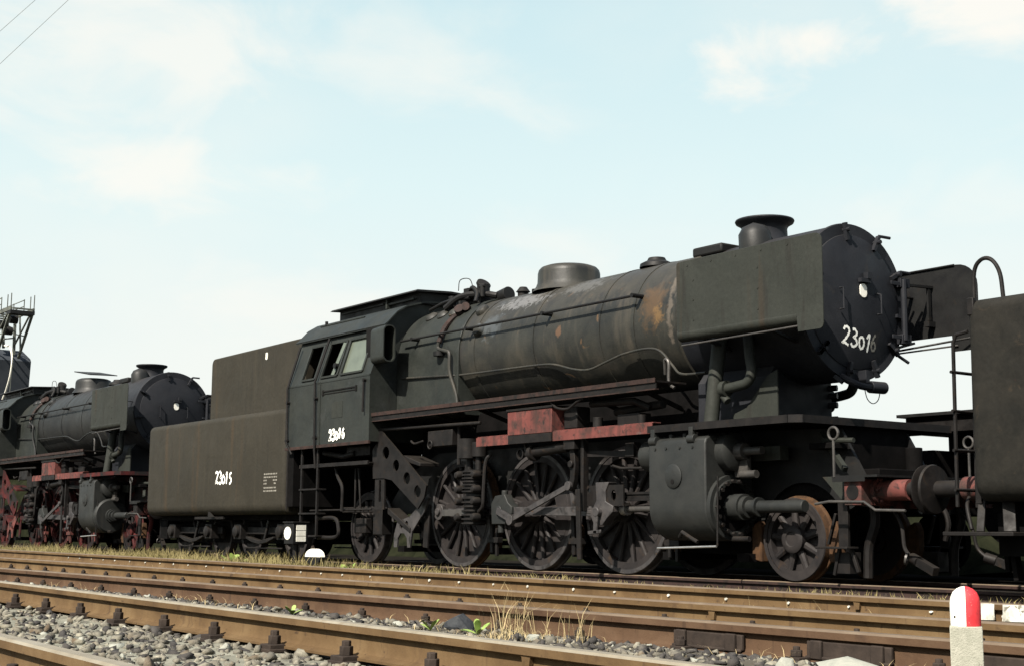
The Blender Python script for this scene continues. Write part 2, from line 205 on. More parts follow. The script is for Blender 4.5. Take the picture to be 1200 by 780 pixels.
# ------------------------------------------------------------------ mesh helpers
WL = {}
class MB:
    def __init__(s): s.v = []; s.f = []; s.mi = []; s.cur = 0
    def face(s, idx): s.f.append(tuple(idx)); s.mi.append(s.cur)
    def box(s, x0, x1, y0, y1, z0, z1):
        b = len(s.v)
        s.v += [(x0, y0, z0), (x1, y0, z0), (x1, y1, z0), (x0, y1, z0), (x0, y0, z1), (x1, y0, z1), (x1, y1, z1), (x0, y1, z1)]
        for q in ((0, 3, 2, 1), (4, 5, 6, 7), (0, 1, 5, 4), (1, 2, 6, 5), (2, 3, 7, 6), (3, 0, 4, 7)): s.face([b+i for i in q])
        return s
    def bar(s, p, q, wd, ht, upv=(0, 0, 1)):
        p = Vector(p); q = Vector(q); d = (q-p).normalized(); u = Vector(upv)
        a = d.cross(u)
        if a.length < 1e-4: a = d.cross(Vector((1, 0, 0)))
        a.normalize(); n = a.cross(d)
        b = len(s.v)
        for c in (p, q):
            for i, j in ((-1, -1), (1, -1), (1, 1), (-1, 1)): s.v.append(tuple(c + a*i*wd/2 + n*j*ht/2))
        for k in ((0, 1, 2, 3), (7, 6, 5, 4), (0, 4, 5, 1), (1, 5, 6, 2), (2, 6, 7, 3), (3, 7, 4, 0)): s.face([b+i for i in k])
        return s
    def cyl(s, p, q, r, r1=None, n=20): return s.lathe(p, q, [(0, 0), (0, r), (1, r if r1 is None else r1), (1, 0)], n)
    def lathe(s, p, q, prof, n=24):
        """prof = list of (t along p->q, radius)"""
        p = Vector(p); q = Vector(q); d = q-p; e = d.normalized()
        a = e.cross(Vector((0, 0, 1)))
        if a.length < 1e-3: a = Vector((1, 0, 0))
        a.normalize(); c = e.cross(a)
        rings = []
        for t, r in prof:
            o = p + d*t
            if r < 1e-6: rings.append([len(s.v)]); s.v.append(tuple(o))
            else:
                rings.append(list(range(len(s.v), len(s.v)+n)))
                for i in range(n):
                    an = 2*PI*i/n; s.v.append(tuple(o + (a*math.cos(an) + c*math.sin(an))*r))
        for A, B in zip(rings, rings[1:]):
            if len(A) == 1 and len(B) == 1: continue
            for i in range(n):
                j = (i+1) % n
                if len(A) == 1: s.face((A[0], B[i], B[j]))
                elif len(B) == 1: s.face((A[i], B[0], A[j]))
                else: s.face((A[i], B[i], B[j], A[j]))
        return s
    def tube(s, pts, r, n=8):
        pts = [Vector(p) for p in pts]; prev = None; rings = []
        for i, p in enumerate(pts):
            d = (pts[min(i+1, len(pts)-1)] - pts[max(i-1, 0)]).normalized()
            if prev is None:
                a = d.cross(Vector((0, 0, 1)))
                if a.length < 1e-3: a = d.cross(Vector((1, 0, 0)))
            else: a = prev - d*prev.dot(d)
            a.normalize(); prev = a; c = d.cross(a)
            rings.append(list(range(len(s.v), len(s.v)+n)))
            for k in range(n):
                an = 2*PI*k/n; s.v.append(tuple(p + (a*math.cos(an)+c*math.sin(an))*r))
        for A, B in zip(rings, rings[1:]):
            for k in range(n): s.face((A[k], B[k], B[(k+1) % n], A[(k+1) % n]))
        s.face(rings[0][::-1]); s.face(rings[-1]); return s
    def prism(s, poly, plane, a, b):
        mk = {'xz': lambda u, w_, t: (u, t, w_), 'yz': lambda u, w_, t: (t, u, w_), 'xy': lambda u, w_, t: (u, w_, t)}[plane]
        k = len(s.v); n = len(poly)
        s.v += [mk(u, w_, a) for u, w_ in poly] + [mk(u, w_, b) for u, w_ in poly]
        s.face(range(k, k+n)); s.face(range(k+2*n-1, k+n-1, -1))
        for i in range(n): j = (i+1) % n; s.face((k+i, k+n+i, k+n+j, k+j))
        return s
    def shell(s, poly, plane, a, b):
        """open extrusion of an open polyline"""
        mk = {'yz': lambda u, w_, t: (t, u, w_), 'xz': lambda u, w_, t: (u, t, w_), 'xy': lambda u, w_, t: (u, w_, t)}[plane]
        k = len(s.v); n = len(poly)
        s.v += [mk(u, w_, a) for u, w_ in poly] + [mk(u, w_, b) for u, w_ in poly]
        for i in range(n-1): s.face((k+i, k+n+i, k+n+i+1, k+i+1))
        return s
    def pieces(s):
        par = list(range(len(s.v)))
        def fd(i):
            while par[i] != i: par[i] = par[par[i]]; i = par[i]
            return i
        for f in s.f:
            for k in f[1:]: par[fd(k)] = fd(f[0])
        comp = {}
        for i in range(len(s.v)): comp.setdefault(fd(i), []).append(i)
        V = np.array(s.v, dtype=float); ids = list(comp); bb = [(V[comp[c]].min(0)-0.006, V[comp[c]].max(0)+0.006) for c in ids]
        g = list(range(len(ids)))
        def fg(i):
            while g[i] != i: i = g[i]
            return i
        for i in range(len(ids)):
            for j in range(i):
                if (bb[i][0] <= bb[j][1]).all() and (bb[j][0] <= bb[i][1]).all(): g[fg(i)] = fg(j)
        lab = {}
        for k, c in enumerate(ids):
            for v in comp[c]: lab[v] = fg(k)
        return lab
    def build(s, name, m, parent=None, bev=0.0, origin=None, angle=38, mats=None, split=True):
        if split and parent is not None and origin is None and mats is None and len(s.f) < 6000:
            lab = s.pieces(); gs = sorted(set(lab.values()))
            if len(gs) > 1:
                best = None
                for gk in gs:
                    q = MB(); mp_ = {}
                    for i in range(len(s.v)):
                        if lab[i] == gk: mp_[i] = len(q.v); q.v.append(s.v[i])
                    for f in s.f:
                        if f[0] in mp_: q.face([mp_[i] for i in f])
                    o = q.build(name, m, parent, bev, None, angle, None, False)
                    if best is None or len(q.v) > best[1]: best = (o, len(q.v))
                return best[0]
        me = bpy.data.meshes.new(name)
        v = np.array(s.v, dtype=float)
        if origin is None: o = (v.min(0)+v.max(0))/2
        else: o = np.array(origin, dtype=float)
        me.from_pydata([tuple(x) for x in (v-o)], [], s.f)
        bm = bmesh.new(); bm.from_mesh(me); bmesh.ops.recalc_face_normals(bm, faces=bm.faces); bm.to_mesh(me); bm.free()
        me.polygons.foreach_set('use_smooth', [True]*len(me.polygons))
        me.set_sharp_from_angle(angle=math.radians(angle))
        for x in (mats or [m]): me.materials.append(MT[x])
        if mats: me.polygons.foreach_set('material_index', s.mi)
        return link(name, me, parent, o, bev)
def link(name, me, parent, o, bev=0.0):
    ob = bpy.data.objects.new(name, me); C.objects.link(ob)
    o = np.array(o, dtype=float)
    if parent is not None: ob.parent = parent; ob.location = tuple(o - WL[parent.name])
    else: ob.location = tuple(o)
    WL[ob.name] = o
    if bev:
        b = ob.modifiers.new('bevel', 'BEVEL'); b.width = bev; b.segments = 2; b.limit_method = 'ANGLE'; b.angle_limit = math.radians(40)
    return ob
def tag(o, label, cat, group=None):
    o['label'] = label; o['category'] = cat
    if group: o['group'] = group
    return o
def thing(name, loc, label, cat, group=None):
    o = bpy.data.objects.new(name, None); C.objects.link(o); o.location = loc; o.empty_display_size = 0.2
    WL[o.name] = np.array(loc, dtype=float)
    return tag(o, label, cat, group)
def plate(name, m, parent, outer, holes, plane, t0, t1, bev=0.0):
    """flat plate with real holes, from a filled 2D curve"""
    cu = bpy.data.curves.new(name, 'CURVE'); cu.dimensions = '2D'; cu.fill_mode = 'BOTH'; cu.extrude = abs(t1-t0)/2
    for ring in [outer] + holes:
        sp = cu.splines.new('POLY'); sp.points.add(len(ring)-1); sp.use_cyclic_u = True
        for p, (a, b) in zip(sp.points, ring): p.co = (a, b, 0, 1)
    tmp = bpy.data.objects.new('tmp', cu); C.objects.link(tmp)
    dg = bpy.context.evaluated_depsgraph_get()
    me = bpy.data.meshes.new_from_object(tmp.evaluated_get(dg), depsgraph=dg)
    bpy.data.objects.remove(tmp); bpy.data.curves.remove(cu)
    mid = (t0+t1)/2
    v = np.empty(len(me.vertices)*3); me.vertices.foreach_get('co', v); v = v.reshape(-1, 3)
    if plane == 'xz': w_ = np.c_[v[:, 0], mid + v[:, 2], v[:, 1]]
    elif plane == 'yz': w_ = np.c_[mid + v[:, 2], v[:, 0], v[:, 1]]
    o = (w_.min(0)+w_.max(0))/2; me.vertices.foreach_set('co', (w_-o).ravel()); me.update()
    bm = bmesh.new(); bm.from_mesh(me); bmesh.ops.remove_doubles(bm, verts=bm.verts, dist=1e-5); bmesh.ops.recalc_face_normals(bm, faces=bm.faces); bm.to_mesh(me); bm.free()
    me.materials.clear(); me.materials.append(MT[m]); me.name = name
    me.polygons.foreach_set('use_smooth', [True]*len(me.polygons)); me.set_sharp_from_angle(angle=math.radians(35))
    return link(name, me, parent, o, bev)
def circ(x, y, r, n=18, a0=0.0, a1=2*PI, end=False):
    k = n if not end else n+1
    return [(x+r*math.cos(a0+(a1-a0)*i/n), y+r*math.sin(a0+(a1-a0)*i/n)) for i in range(k)]
def rrect(x0, x1, y0, y1, r, n=5):
    o = []
    for cx, cy, a in ((x1-r, y1-r, 0), (x0+r, y1-r, PI/2), (x0+r, y0+r, PI), (x1-r, y0+r, 1.5*PI)):
        o += circ(cx, cy, r, n, a, a+PI/2, True)
    return o
def smooth(pts, n=6):
    P = [Vector(p) for p in pts]; P = [2*P[0]-P[1]] + P + [2*P[-1]-P[-2]]; o = []
    for i in range(1, len(P)-2):
        a, b, c, d = P[i-1:i+3]
        for k in range(n):
            t = k/n
            o.append(0.5*((2*b)+(c-a)*t+(2*a-5*b+4*c-d)*t*t+(3*b-a-3*c+d)*t**3))
    o.append(P[-2]); return o
def copy_tree(o, parent=None, over=None, skip=()):
    c = o.copy(); C.objects.link(c); c.parent = parent
    base = o.name.split('.')[0]
    if over and o.type == 'MESH':
        for sl_ in range(len(c.material_slots)):
            nm = over(base, c.material_slots[sl_].material.name)
            if nm: c.material_slots[sl_].link = 'OBJECT'; c.material_slots[sl_].material = MT[nm]
    for ch in list(o.children):
        if ch.name.split('.')[0] not in skip: copy_tree(ch, c, over, skip)
    return c
# hand-painted numerals as strokes in a unit box (x 0..1, y 0..1.4)
STROKES = {
 '2': [[(0.05, 1.1), (0.2, 1.35), (0.55, 1.4), (0.75, 1.15), (0.6, 0.75), (0.3, 0.35), (0.05, 0.05), (0.35, 0.12), (0.85, 0.0)]],
 '3': [[(0.1, 1.3), (0.45, 1.42), (0.75, 1.2), (0.6, 0.9), (0.35, 0.75), (0.7, 0.65), (0.85, 0.35), (0.6, 0.05), (0.25, 0.0), (0.05, 0.2)]],
 '0': [[(0.45, 1.0), (0.15, 0.85), (0.08, 0.45), (0.3, 0.08), (0.65, 0.15), (0.78, 0.55), (0.65, 0.9), (0.4, 1.0)]],
 '1': [[(0.1, 1.0), (0.45, 1.4), (0.38, 0.7), (0.3, -0.05)]],
 '6': [[(0.7, 1.35), (0.35, 0.95), (0.12, 0.45), (0.3, 0.05), (0.65, 0.1), (0.75, 0.45), (0.5, 0.65), (0.2, 0.5)]],
 '5': [[(0.75, 1.35), (0.25, 1.3), (0.2, 0.8), (0.6, 0.8), (0.75, 0.4), (0.5, 0.05), (0.1, 0.1)]],
}
def writing(name, m, parent, txt, f, size, wd, adv=0.95, jit=0.04):
    """brush strokes laid 3 mm proud of a surface; f(u, v) -> (point, normal) in metres"""
    mb = MB(); x = 0.0
    for ch in txt:
        for st in STROKES[ch]:
            P = smooth([(x+a*0.9+random.uniform(-jit, jit), b+random.uniform(-jit, jit), 0) for a, b in st], 5)
            L = []
            for i, p in enumerate(P):
                d = P[min(i+1, len(P)-1)] - P[max(i-1, 0)]
                nrm = Vector((-d.y, d.x)).normalized()*wd*0.5*(0.8+0.45*math.sin(i*0.9+x*3)**2)
                row = []
                for sgn in (-1, 1):
                    q, nn = f((p.x)*size+nrm.x*sgn, p.y*size+nrm.y*sgn); row.append(Vector(q)+Vector(nn)*0.003)
                L.append(row)
            b = len(mb.v)
            for r in L: mb.v += [tuple(r[0]), tuple(r[1])]
            for i in range(len(L)-1): mb.face((b+2*i, b+2*i+1, b+2*i+3, b+2*i+2))
        x += adv
    return mb.build(name, m, parent, split=False)
# ------------------------------------------------------------------ the setting: ground
def rail_y(k, x): return {'0': -11.45-0.03*x, '1': -9.82-0.022*x, '2': -8.47+0.030*x, '3': -7.0-0.006*x, '4': -5.13-0.030*x}[k]
def ground_z(y): # yard level: higher under the near tracks, lower beside the engines
    if y < -4.9: return -0.09
    if y < -3.4: return -0.09 - 0.06*(y+4.9)/1.5
    return -0.15
def build_ground():
    xs = sorted(set([-3000, -1200, -500, -250, -160] + list(np.arange(-120, 30.1, 1.0)) + [45, 80, 160, 400, 1200, 3000]))
    ys = sorted(set([-3000, -800, -250, -90, -45, -25] + list(np.arange(-18, 12.1, 0.5)) + [16, 24, 40, 80, 200, 600, 1500, 3000]))
    v = []; f = []
    for y in ys:
        for x in xs:
            near = abs(x) < 130 and -20 < y < 20
            v.append((x, y, ground_z(y) + (random.uniform(-0.02, 0.015) if near else 0)))
    nx = len(xs)
    for j in range(len(ys)-1):
        for i in range(nx-1): f.append((j*nx+i, j*nx+i+1, (j+1)*nx+i+1, (j+1)*nx+i))
    me = bpy.data.meshes.new('ground'); me.from_pydata(v, [], f); me.materials.append(MT['ground'])
    me.polygons.foreach_set('use_smooth', [True]*len(me.polygons))
    o = bpy.data.objects.new('ground', me); C.objects.link(o); o['kind'] = 'structure'
build_ground()
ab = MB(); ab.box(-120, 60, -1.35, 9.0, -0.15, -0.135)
bed_shade = ab.build('shade_bed', 'bed_shade', None); bed_shade['kind'] = 'structure'  # dark sheet: shade under and behind the engines painted into the ground
bk = MB(); n_ = 0
bx_ = np.arange(-110, -1.9, 0.5); prof_ = [(6.9, -0.16), (7.3, 0.25), (7.8, 0.75), (8.4, 1.05), (9.5, 1.15), (12, 1.15), (15, -0.16)]
for x in bx_:
    e_ = min(1.0, (-1.9-x)/2.0+0.05)
    for y, z in prof_: bk.v.append((x, y+random.uniform(-0.15, 0.15), z*e_*(2.9 if x < -40 and z > 0.3 else 1.8 if x < -22 and z > 0.3 else 1.0) + (random.uniform(-0.1, 0.14) if z > 0 else 0)))
for i in range(len(bx_)-1):
    for k in range(len(prof_)-1): a_ = i*len(prof_)+k; bk.face((a_, a_+len(prof_), a_+len(prof_)+1, a_+1))
bko = bk.build('bank', 'bank', None); bko['kind'] = 'structure'  # added dark bank, blocks the bright far ground seen between the wheels

# ------------------------------------------------------------------ locomotive
ZB = 3.40; RB = 0.955
def wheel(name, parent, x, side, r, nsp, hub, m, crank=None, cw=None, rim=0.09, wsp=0.075):
    y0 = side*0.70; y1 = side*0.81   # inner, outer face
    def P(a, rr, y): return (x+rr*math.cos(a), y, r+rr*math.sin(a))
    mb = MB()
    c0 = (x, y0, r); c1 = (x, y1, r)
    mb.lathe(c0, c1, [(0.1, 0), (0.1, r-0.065), (0.9, r-0.065), (0.9, r-0.065-rim), (0.1, r-0.065-rim)], 56)
    mb.lathe((x, y0-side*0.05, r), (x, y1+side*0.05, r), [(0, 0), (0, hub), (0.9, hub), (1, hub-0.03), (1, 0.09), (0.93, 0.08), (0.93, 0)], 28)
    for i in range(nsp):
        a = 2*PI*(i+0.35)/nsp
        d = Vector((math.cos(a), 0, math.sin(a))); n = Vector((-math.sin(a), 0, math.cos(a))); yv = Vector((0, 1, 0)); c = Vector((x, (y0+y1)/2, r))
        b = len(mb.v)
        for rr, w2, t in ((hub*0.85, wsp*0.62, 0.042), (r-0.065-rim*0.6, wsp*0.44, 0.032)):
            for k in range(8):
                an = 2*PI*k/8+PI/8; mb.v.append(tuple(c + d*rr + n*math.cos(an)*w2 + yv*math.sin(an)*t))
        for k in range(8): mb.face((b+k, b+8+k, b+8+(k+1) % 8, b+(k+1) % 8))
    if crank is not None:
        mb.prism([P(a, 1, 0)[0:1] and (x+crank[0]*math.cos(crank[1])*t+rr*math.cos(a), r+crank[0]*math.sin(crank[1])*t+rr*math.sin(a)) for t, rr, a in
                  [(0, hub*1.0, crank[1]+PI/2+PI*k/8) for k in range(9)] + [(1, 0.13, crank[1]-PI/2+PI*k/8) for k in range(9)]], 'xz', y0, y1+side*0.045)
    o = mb.build(name, m, parent, origin=(x, side*0.75, r))
    if cw is not None:
        rr = r-0.065-rim+0.01
        ring = [(x+rr*math.cos(cw-0.62+1.24*k/14), r+rr*math.sin(cw-0.62+1.24*k/14)) for k in range(15)]
        ring += [(x+rr*0.62*math.cos(cw+0.5-1.0*k/4), r+rr*0.62*math.sin(cw+0.5-1.0*k/4)) for k in range(5)]
        MB().prism(ring, 'xz', y0+side*0.01, y1-side*0.005).build('counterweight', m, o, 0.006)
    t = MB(); t.lathe((x, side*0.665, r), (x, side*0.81, r), [(0.0, r-0.06), (0.0, r+0.022), (0.1, r+0.028), (0.22, r+0.022), (0.28, r+0.004), (0.9, r-0.006)], 64)
    t.cur = 1; t.lathe((x, side*0.665, r), (x, side*0.81, r), [(0.9, r-0.006), (1.0, r-0.014), (1.0, r-0.068)], 64)
    t.build('tyre', None, o, mats=['rust' if (name == 'carrying_wheel' and x > -2) or x < -7 and name == 'driving_wheel' else 'rod', m if name == 'carrying_wheel' else 'rod'])
    return o

def build_loco():
    L = thing('steam_locomotive', (-4.2, 0, 0), 'big black steam locomotive in the middle with 23016 painted on its smokebox door', 'locomotive', 'withdrawn steam locomotives')
    # --- boiler, firebox
    b = MB(); b.lathe((-8.7, 0, ZB), (-1.85, 0, ZB), [(0, RB), (1, RB)], 72)
    boiler = b.build('boiler', 'boiler', L)
    for x in (-6.55, -5.0, -3.45, -2.72):
        MB().lathe((x-0.035, 0, ZB), (x+0.035, 0, ZB), [(0, RB), (0, RB+0.008), (1, RB+0.008), (1, RB)], 72).build('boiler_band', 'boiler', boiler)
    d = MB(); d.lathe((-5.3, 0, ZB+0.86), (-5.3, 0, ZB+1.29), [(0, 0.58), (0.2, 0.52), (0.35, 0.495), (0.70, 0.49), (0.82, 0.475), (0.91, 0.44), (0.97, 0.37), (0.995, 0.27), (1, 0.15), (1, 0)], 48)
    d.build('dome', 'boiler', L)
    fp = [(-0.985, 2.42)] + [(0.985*math.cos(a), ZB+0.985*math.sin(a)) for a in np.linspace(PI, 0, 40)] + [(0.985, 2.42)]
    MB().prism(fp, 'yz', -8.78, -6.92).build('firebox', 'cab', L, 0.008)
    w_ = MB()
    for x in (-8.3, -7.95, -7.6):
        for s in (-1, 1):
            a = math.radians(38); c = Vector((x, s*0.98*math.cos(a+0.25), ZB+0.98*math.sin(a+0.25)))
            n = Vector((0, s*math.cos(a+0.25), math.sin(a+0.25)))
            MB().lathe(c-n*0.02, c+n*0.07, [(0, 0.12), (0.45, 0.12), (0.85, 0.085), (1, 0)], 18).build('washout_cover', 'boiler', L)
    for x, ang in ((-6.45, 20), (-6.7, 46)):
        a = math.radians(ang); c = Vector((x, -RB*math.cos(a), ZB+RB*math.sin(a))); n = Vector((0, -math.cos(a), math.sin(a)))
        MB().lathe(c-n*0.03, c+n*0.08, [(0, 0.12), (0.5, 0.12), (0.85, 0.09), (1, 0)], 18).build('washout_cover', 'boiler', L)
    # turret and fittings on top of firebox
    t = MB(); t.box(-7.75, -7.2, -0.35, 0.35, 4.33, 4.48); t.cyl((-7.35, -0.2, 4.4), (-7.35, -0.2, 4.66), 0.11); t.cyl((-7.37, -0.2, 4.64), (-7.33, -0.2, 4.68), 0.125); t.box(-7.62, -7.48, -0.42, -0.28, 4.4, 4.60); t.tube(smooth([(-7.55, -0.35, 4.55), (-7.3, -0.45, 4.58), (-7.1, -0.5, 4.45), (-7.0, -0.6, 4.28)]), 0.035); t.cyl((-7.12, -0.38, 4.4), (-7.12, -0.38, 4.58), 0.05, n=10); t.cyl((-7.2, -0.38, 4.58), (-7.04, -0.38, 4.59), 0.03, n=8)
    t.tube(smooth([(-7.9, -0.6, 4.28), (-7.6, -0.5, 4.45), (-7.2, -0.35, 4.47), (-6.95, -0.2, 4.42)]), 0.055); t.tube(smooth([(-8.6, -0.45, 4.35), (-8.0, -0.5, 4.42), (-7.4, -0.45, 4.42)]), 0.03)
    t.cyl((-7.9, -0.45, 4.25), (-7.9, -0.45, 4.5), 0.07); t.cyl((-7.0, -0.1, 4.4), (-6.75, -0.1, 4.44), 0.12)
    for i in range(5): t.cyl((-8.3+0.25*i, -0.25+0.06*i, 4.3), (-8.3+0.25*i, -0.25+0.06*i, 4.52+0.03*(i % 2)), 0.035, n=8)
    t.build('steam_turret', 'black', L, 0.004)
    MB().tube(smooth([(-7.5, -0.3, 4.6), (-7.62, -0.3, 4.78), (-7.9, -0.3, 4.80), (-7.95, -0.3, 4.62)]), 0.008, 6).build('bent_wire', 'black', L)
    v = MB(); v.tube(smooth([(-7.35, -0.66, 4.14), (-7.4, -0.80, 4.02), (-7.42, -0.93, 3.85), (-7.42, -1.03, 3.62)]), 0.045); v.cyl((-7.35, -0.62, 4.1), (-7.28, -0.74, 4.2), 0.09); v.cyl((-7.3, -0.55, 4.2), (-7.15, -0.7, 4.22), 0.07)
    v.build('rusty_valve', 'redrust', L)
    MB().tube(smooth([(-7.42, -1.03, 3.65), (-7.42, -1.04, 3.52), (-7.2, -1.05, 3.46), (-7.08, -1.05, 3.40), (-7.06, -1.05, 3.1), (-6.95, -1.0, 2.75), (-6.9, -1.0, 2.5)]), 0.03).build('drain_pipe', 'boiler', L)
    MB().cyl((-7.42, -1.02, 3.40), (-7.42, -1.02, 3.47), 0.10, n=16).build('valve_flange', 'black', L)
    k = MB(); k.cyl((-6.5, 0, 4.3), (-6.5, 0, 4.46), 0.09); k.cyl((-6.5, 0, 4.44), (-6.5, 0, 4.52), 0.12, 0.06); k.cyl((-6.3, 0.1, 4.3), (-6.3, 0.1, 4.47), 0.06); k.build('safety_valve', 'black', L)
    lid = MB(); lid.lathe((-3.15, -0.1, 4.33), (-3.15, -0.1, 4.42), [(0, 0.25), (0.6, 0.24), (1, 0.17), (1, 0.15), (1.6, 0.12), (1.7, 0)], 24); lid.build('filler_lid', 'black', L)
    # hand rails & pipes along boiler
    hr = MB(); hr.tube([(-8.55, -1.06, 3.755), (-2.55, -1.04, 3.755)], 0.02)
    h = hr.build('handrail', 'black', L)
    for x in (-8.2, -6.6, -4.6, -2.58): MB().cyl((x, -0.88, 3.755), (x, -1.085, 3.755), 0.032, n=12).build('handrail_knob', 'black', h)
    hr = MB(); hr.tube([(-8.55, 1.06, 3.755), (-2.55, 1.04, 3.755)], 0.02); hr.build('handrail', 'black', L)
    pts = [(-8.6, -1.02, 3.13), (-7.2, -1.0, 3.06), (-6.9, -0.95, 3.05), (-6.0, -0.93, 3.04), (-5.0, -0.92, 3.03), (-4.5, -0.92, 3.0), (-4.1, -0.90, 2.90), (-3.75, -0.88, 2.86), (-3.3, -0.92, 2.93), (-2.9, -0.94, 3.0), (-2.4, -0.95, 3.02), (-2.15, -0.94, 2.95), (-1.95, -0.92, 2.75), (-1.75, -0.95, 2.62), (-1.3, -0.96, 2.6)]
    MB().tube(smooth(pts, 4), 0.017).build('sanding_pipe', 'boiler', L)
    # --- smokebox
    s = MB(); s.lathe((-1.85, 0, ZB), (0.33, 0, ZB), [(0, 0), (0, RB+0.012), (0.97, RB+0.012), (0.985, RB+0.03), (1, RB+0.02), (1, 0.80), (1, 0)], 72)
    sb = s.build('smokebox', 'smokebox', L)
    MB().lathe((-1.98, 0, ZB), (-1.8, 0, ZB), [(0, RB), (0.15, RB+0.035), (0.85, RB+0.035), (1, RB)], 72).build('smokebox_ring', 'boiler', sb)
    def dome_x(r): return 0.345 + 0.10*(1-(min(r, 0.82)/0.82)**2)
    prof = [((dome_x(r)-0.33)/0.2, r) for r in np.linspace(0, 0.80, 12)] + [(0.05, 0.835), (0.0, 0.84)]
    dr = MB(); dr.lathe((0.331, 0, ZB), (0.531, 0, ZB), prof, 64)
    door = dr.build('smokebox_door', 'smokebox', L)
    for i, a in enumerate((100, 62, 28, -8, -38, -68, -100, -135, 150, 190, 225)):
        an = math.radians(a); c = Vector((0.37, 0.865*math.cos(an), ZB+0.865*math.sin(an))); n = Vector((0, math.cos(an), math.sin(an)))
        m_ = MB(); m_.bar(c-n*0.10, c+n*0.12, 0.045, 0.05, (1, 0, 0)); m_.cyl(c+n*0.03-Vector((0.04, 0, 0)), c+n*0.03+Vector((0.07, 0, 0)), 0.026, n=8)
        if a in (62, 28, -38): m_.tube([c+n*0.10, c+n*0.13, c+n*0.13+Vector((0.04, 0.10*abs(math.sin(an))+0.08, -0.01 if a > 0 else -0.08))], 0.02)
        m_.build('door_clamp', 'smokebox', door)
    hg = MB(); hg.tube([(0.42, 0.86, ZB-0.42), (0.42, 0.86, ZB+0.36)], 0.04)
    for z in (-0.38, 0.30): hg.bar((0.415, 0.62, ZB+z), (0.41, 0.9, ZB+z), 0.016, 0.05)
    hg.box(0.33, 0.43, 0.80, 0.98, ZB-0.46, ZB-0.34); hg.box(0.33, 0.43, 0.80, 0.98, ZB+0.26, ZB+0.38); hg.build('door_hinge', 'smokebox', door, 0.005)
    rl = MB(); rl.tube([(0.44, -0.38, ZB+0.12), (0.50, -0.38, ZB+0.12), (0.50, -0.38, ZB-0.14), (0.44, -0.38, ZB-0.14)], 0.012); rl.build('door_grip', 'smokebox', door)
    rl = MB(); rl.tube([(0.44, 0.32, ZB+0.12), (0.50, 0.32, ZB+0.10), (0.50, 0.32, ZB-0.14), (0.44, 0.32, ZB-0.14)], 0.012); rl.build('door_grip', 'smokebox', door)
    lb = MB(); lb.box(0.43, 0.49, -0.03, 0.15, ZB+0.23, ZB+0.28); lb.box(0.43, 0.5, 0.08, 0.16, ZB+0.28, ZB+0.36); lb.build('lamp_bracket', 'smokebox', door)
    MB().prism(rrect(-0.02, 0.105, ZB+0.045, ZB+0.215, 0.055), 'yz', 0.446, 0.456).build('lamp_plate', 'white', door)
    def door_f(cy, cz):
        def f(u, v_):
            y = cy+u; z = cz+v_-u*0.15; r = math.hypot(y, z-ZB); return (dome_x(r), y, z), (1, 0, 0)
        return f
    writing('painted_number', 'chalk', door, '2301', door_f(-0.305, 2.86), 0.148, 0.029)
    o6 = writing('painted_number', 'chalk_faint', door, '6', door_f(-0.305+0.148*3.45, 2.82), 0.148, 0.029)
    # bottom front step of the smokebox and little chain
    st = MB(); st.tube(smooth([(0.3, -0.25, 2.47), (0.42, -0.22, 2.40), (0.5, -0.1, 2.34), (0.52, 0.15, 2.33)]), 0.045); st.cyl((0.5, 0.05, 2.34), (0.52, 0.3, 2.34), 0.075, n=14); st.box(0.3, 0.45, 0.05, 0.12, 2.36, 2.55); st.bar((0.3, -0.35, 2.46), (0.38, -0.3, 2.38), 0.1, 0.05)
    st.build('front_footstep', 'smokebox', L, 0.004)
    MB().tube(smooth([(0.5, -0.05, 2.32), (0.5, 0.0, 2.19), (0.5, 0.1, 2.14), (0.5, 0.2, 2.19), (0.5, 0.25, 2.32)]), 0.006, 6).build('chain_loop', 'steel', L)
    # chimney
    ch = MB(); ch.lathe((-1.13, 0, ZB+0.85), (-1.13, 0, 4.68), [(0, 0.40), (0.25, 0.33), (0.45, 0.30), (0.72, 0.295), (0.82, 0.32), (0.90, 0.38), (0.96, 0.392), (1.0, 0.385), (1.0, 0.30), (0.5, 0.25), (0.5, 0)], 48)
    ch.build('chimney', 'smokebox', L)
    MB().lathe((-0.95, -0.36, ZB+0.8), (-0.95, -0.40, 4.57), [(0, 0.22), (0.6, 0.21), (0.85, 0.15), (1, 0)], 28).build('chimney_lug', 'boiler_clean', L)
    MB().box(-1.98, -1.42, -0.52, -0.1, 4.24, 4.375).build('preheater_lid', 'black', L, 0.03)
    # --- deflectors
    for sy in (-1, 1):
        y = sy*1.44
        pl = []
        rc = 0.10 if sy < 0 else 0.30; pl += circ(1.10-rc, 3.965-rc, rc, 7, PI/2, 0, True) + circ(1.04, 2.92, 0.06, 4, 0, -PI/2, True) + [(0.72, 2.86), (0.70, 3.065)] + circ(-1.24, 3.125, 0.06, 4, -PI/2, -PI, True) + circ(-1.26, 3.92, 0.04, 3, PI, PI/2, True)
        dm = 'deflector' if sy < 0 else 'black'; pd = MB().prism(pl, 'xz', y-0.007, y+0.007).build('smoke_deflector', dm, L)
        e = MB()
        if sy < 0: e.cyl((-1.30, y-sy*0.082, 3.045), (0.70, y-sy*0.082, 3.045), 0.092, n=24).build('rolled_edge', dm, pd)
        e = MB(); e.tube([(-1.24, y-sy*0.02, 3.96), (0.98 if sy < 0 else 0.78, y-sy*0.02, 3.962)], 0.013); e.build('edge_bead', dm, pd)
        MB().tube([(-1.24, y-sy*0.02, 2.90), (0.8, y-sy*0.02, 2.93)], 0.012).build('grab_rod', 'steel', pd)
        bo_ = MB()
        for x in np.arange(-1.1, 1.0, 0.42): bo_.cyl((x, y-sy*0.004, 3.90), (x, y+sy*0.013, 3.90), 0.014, n=8)
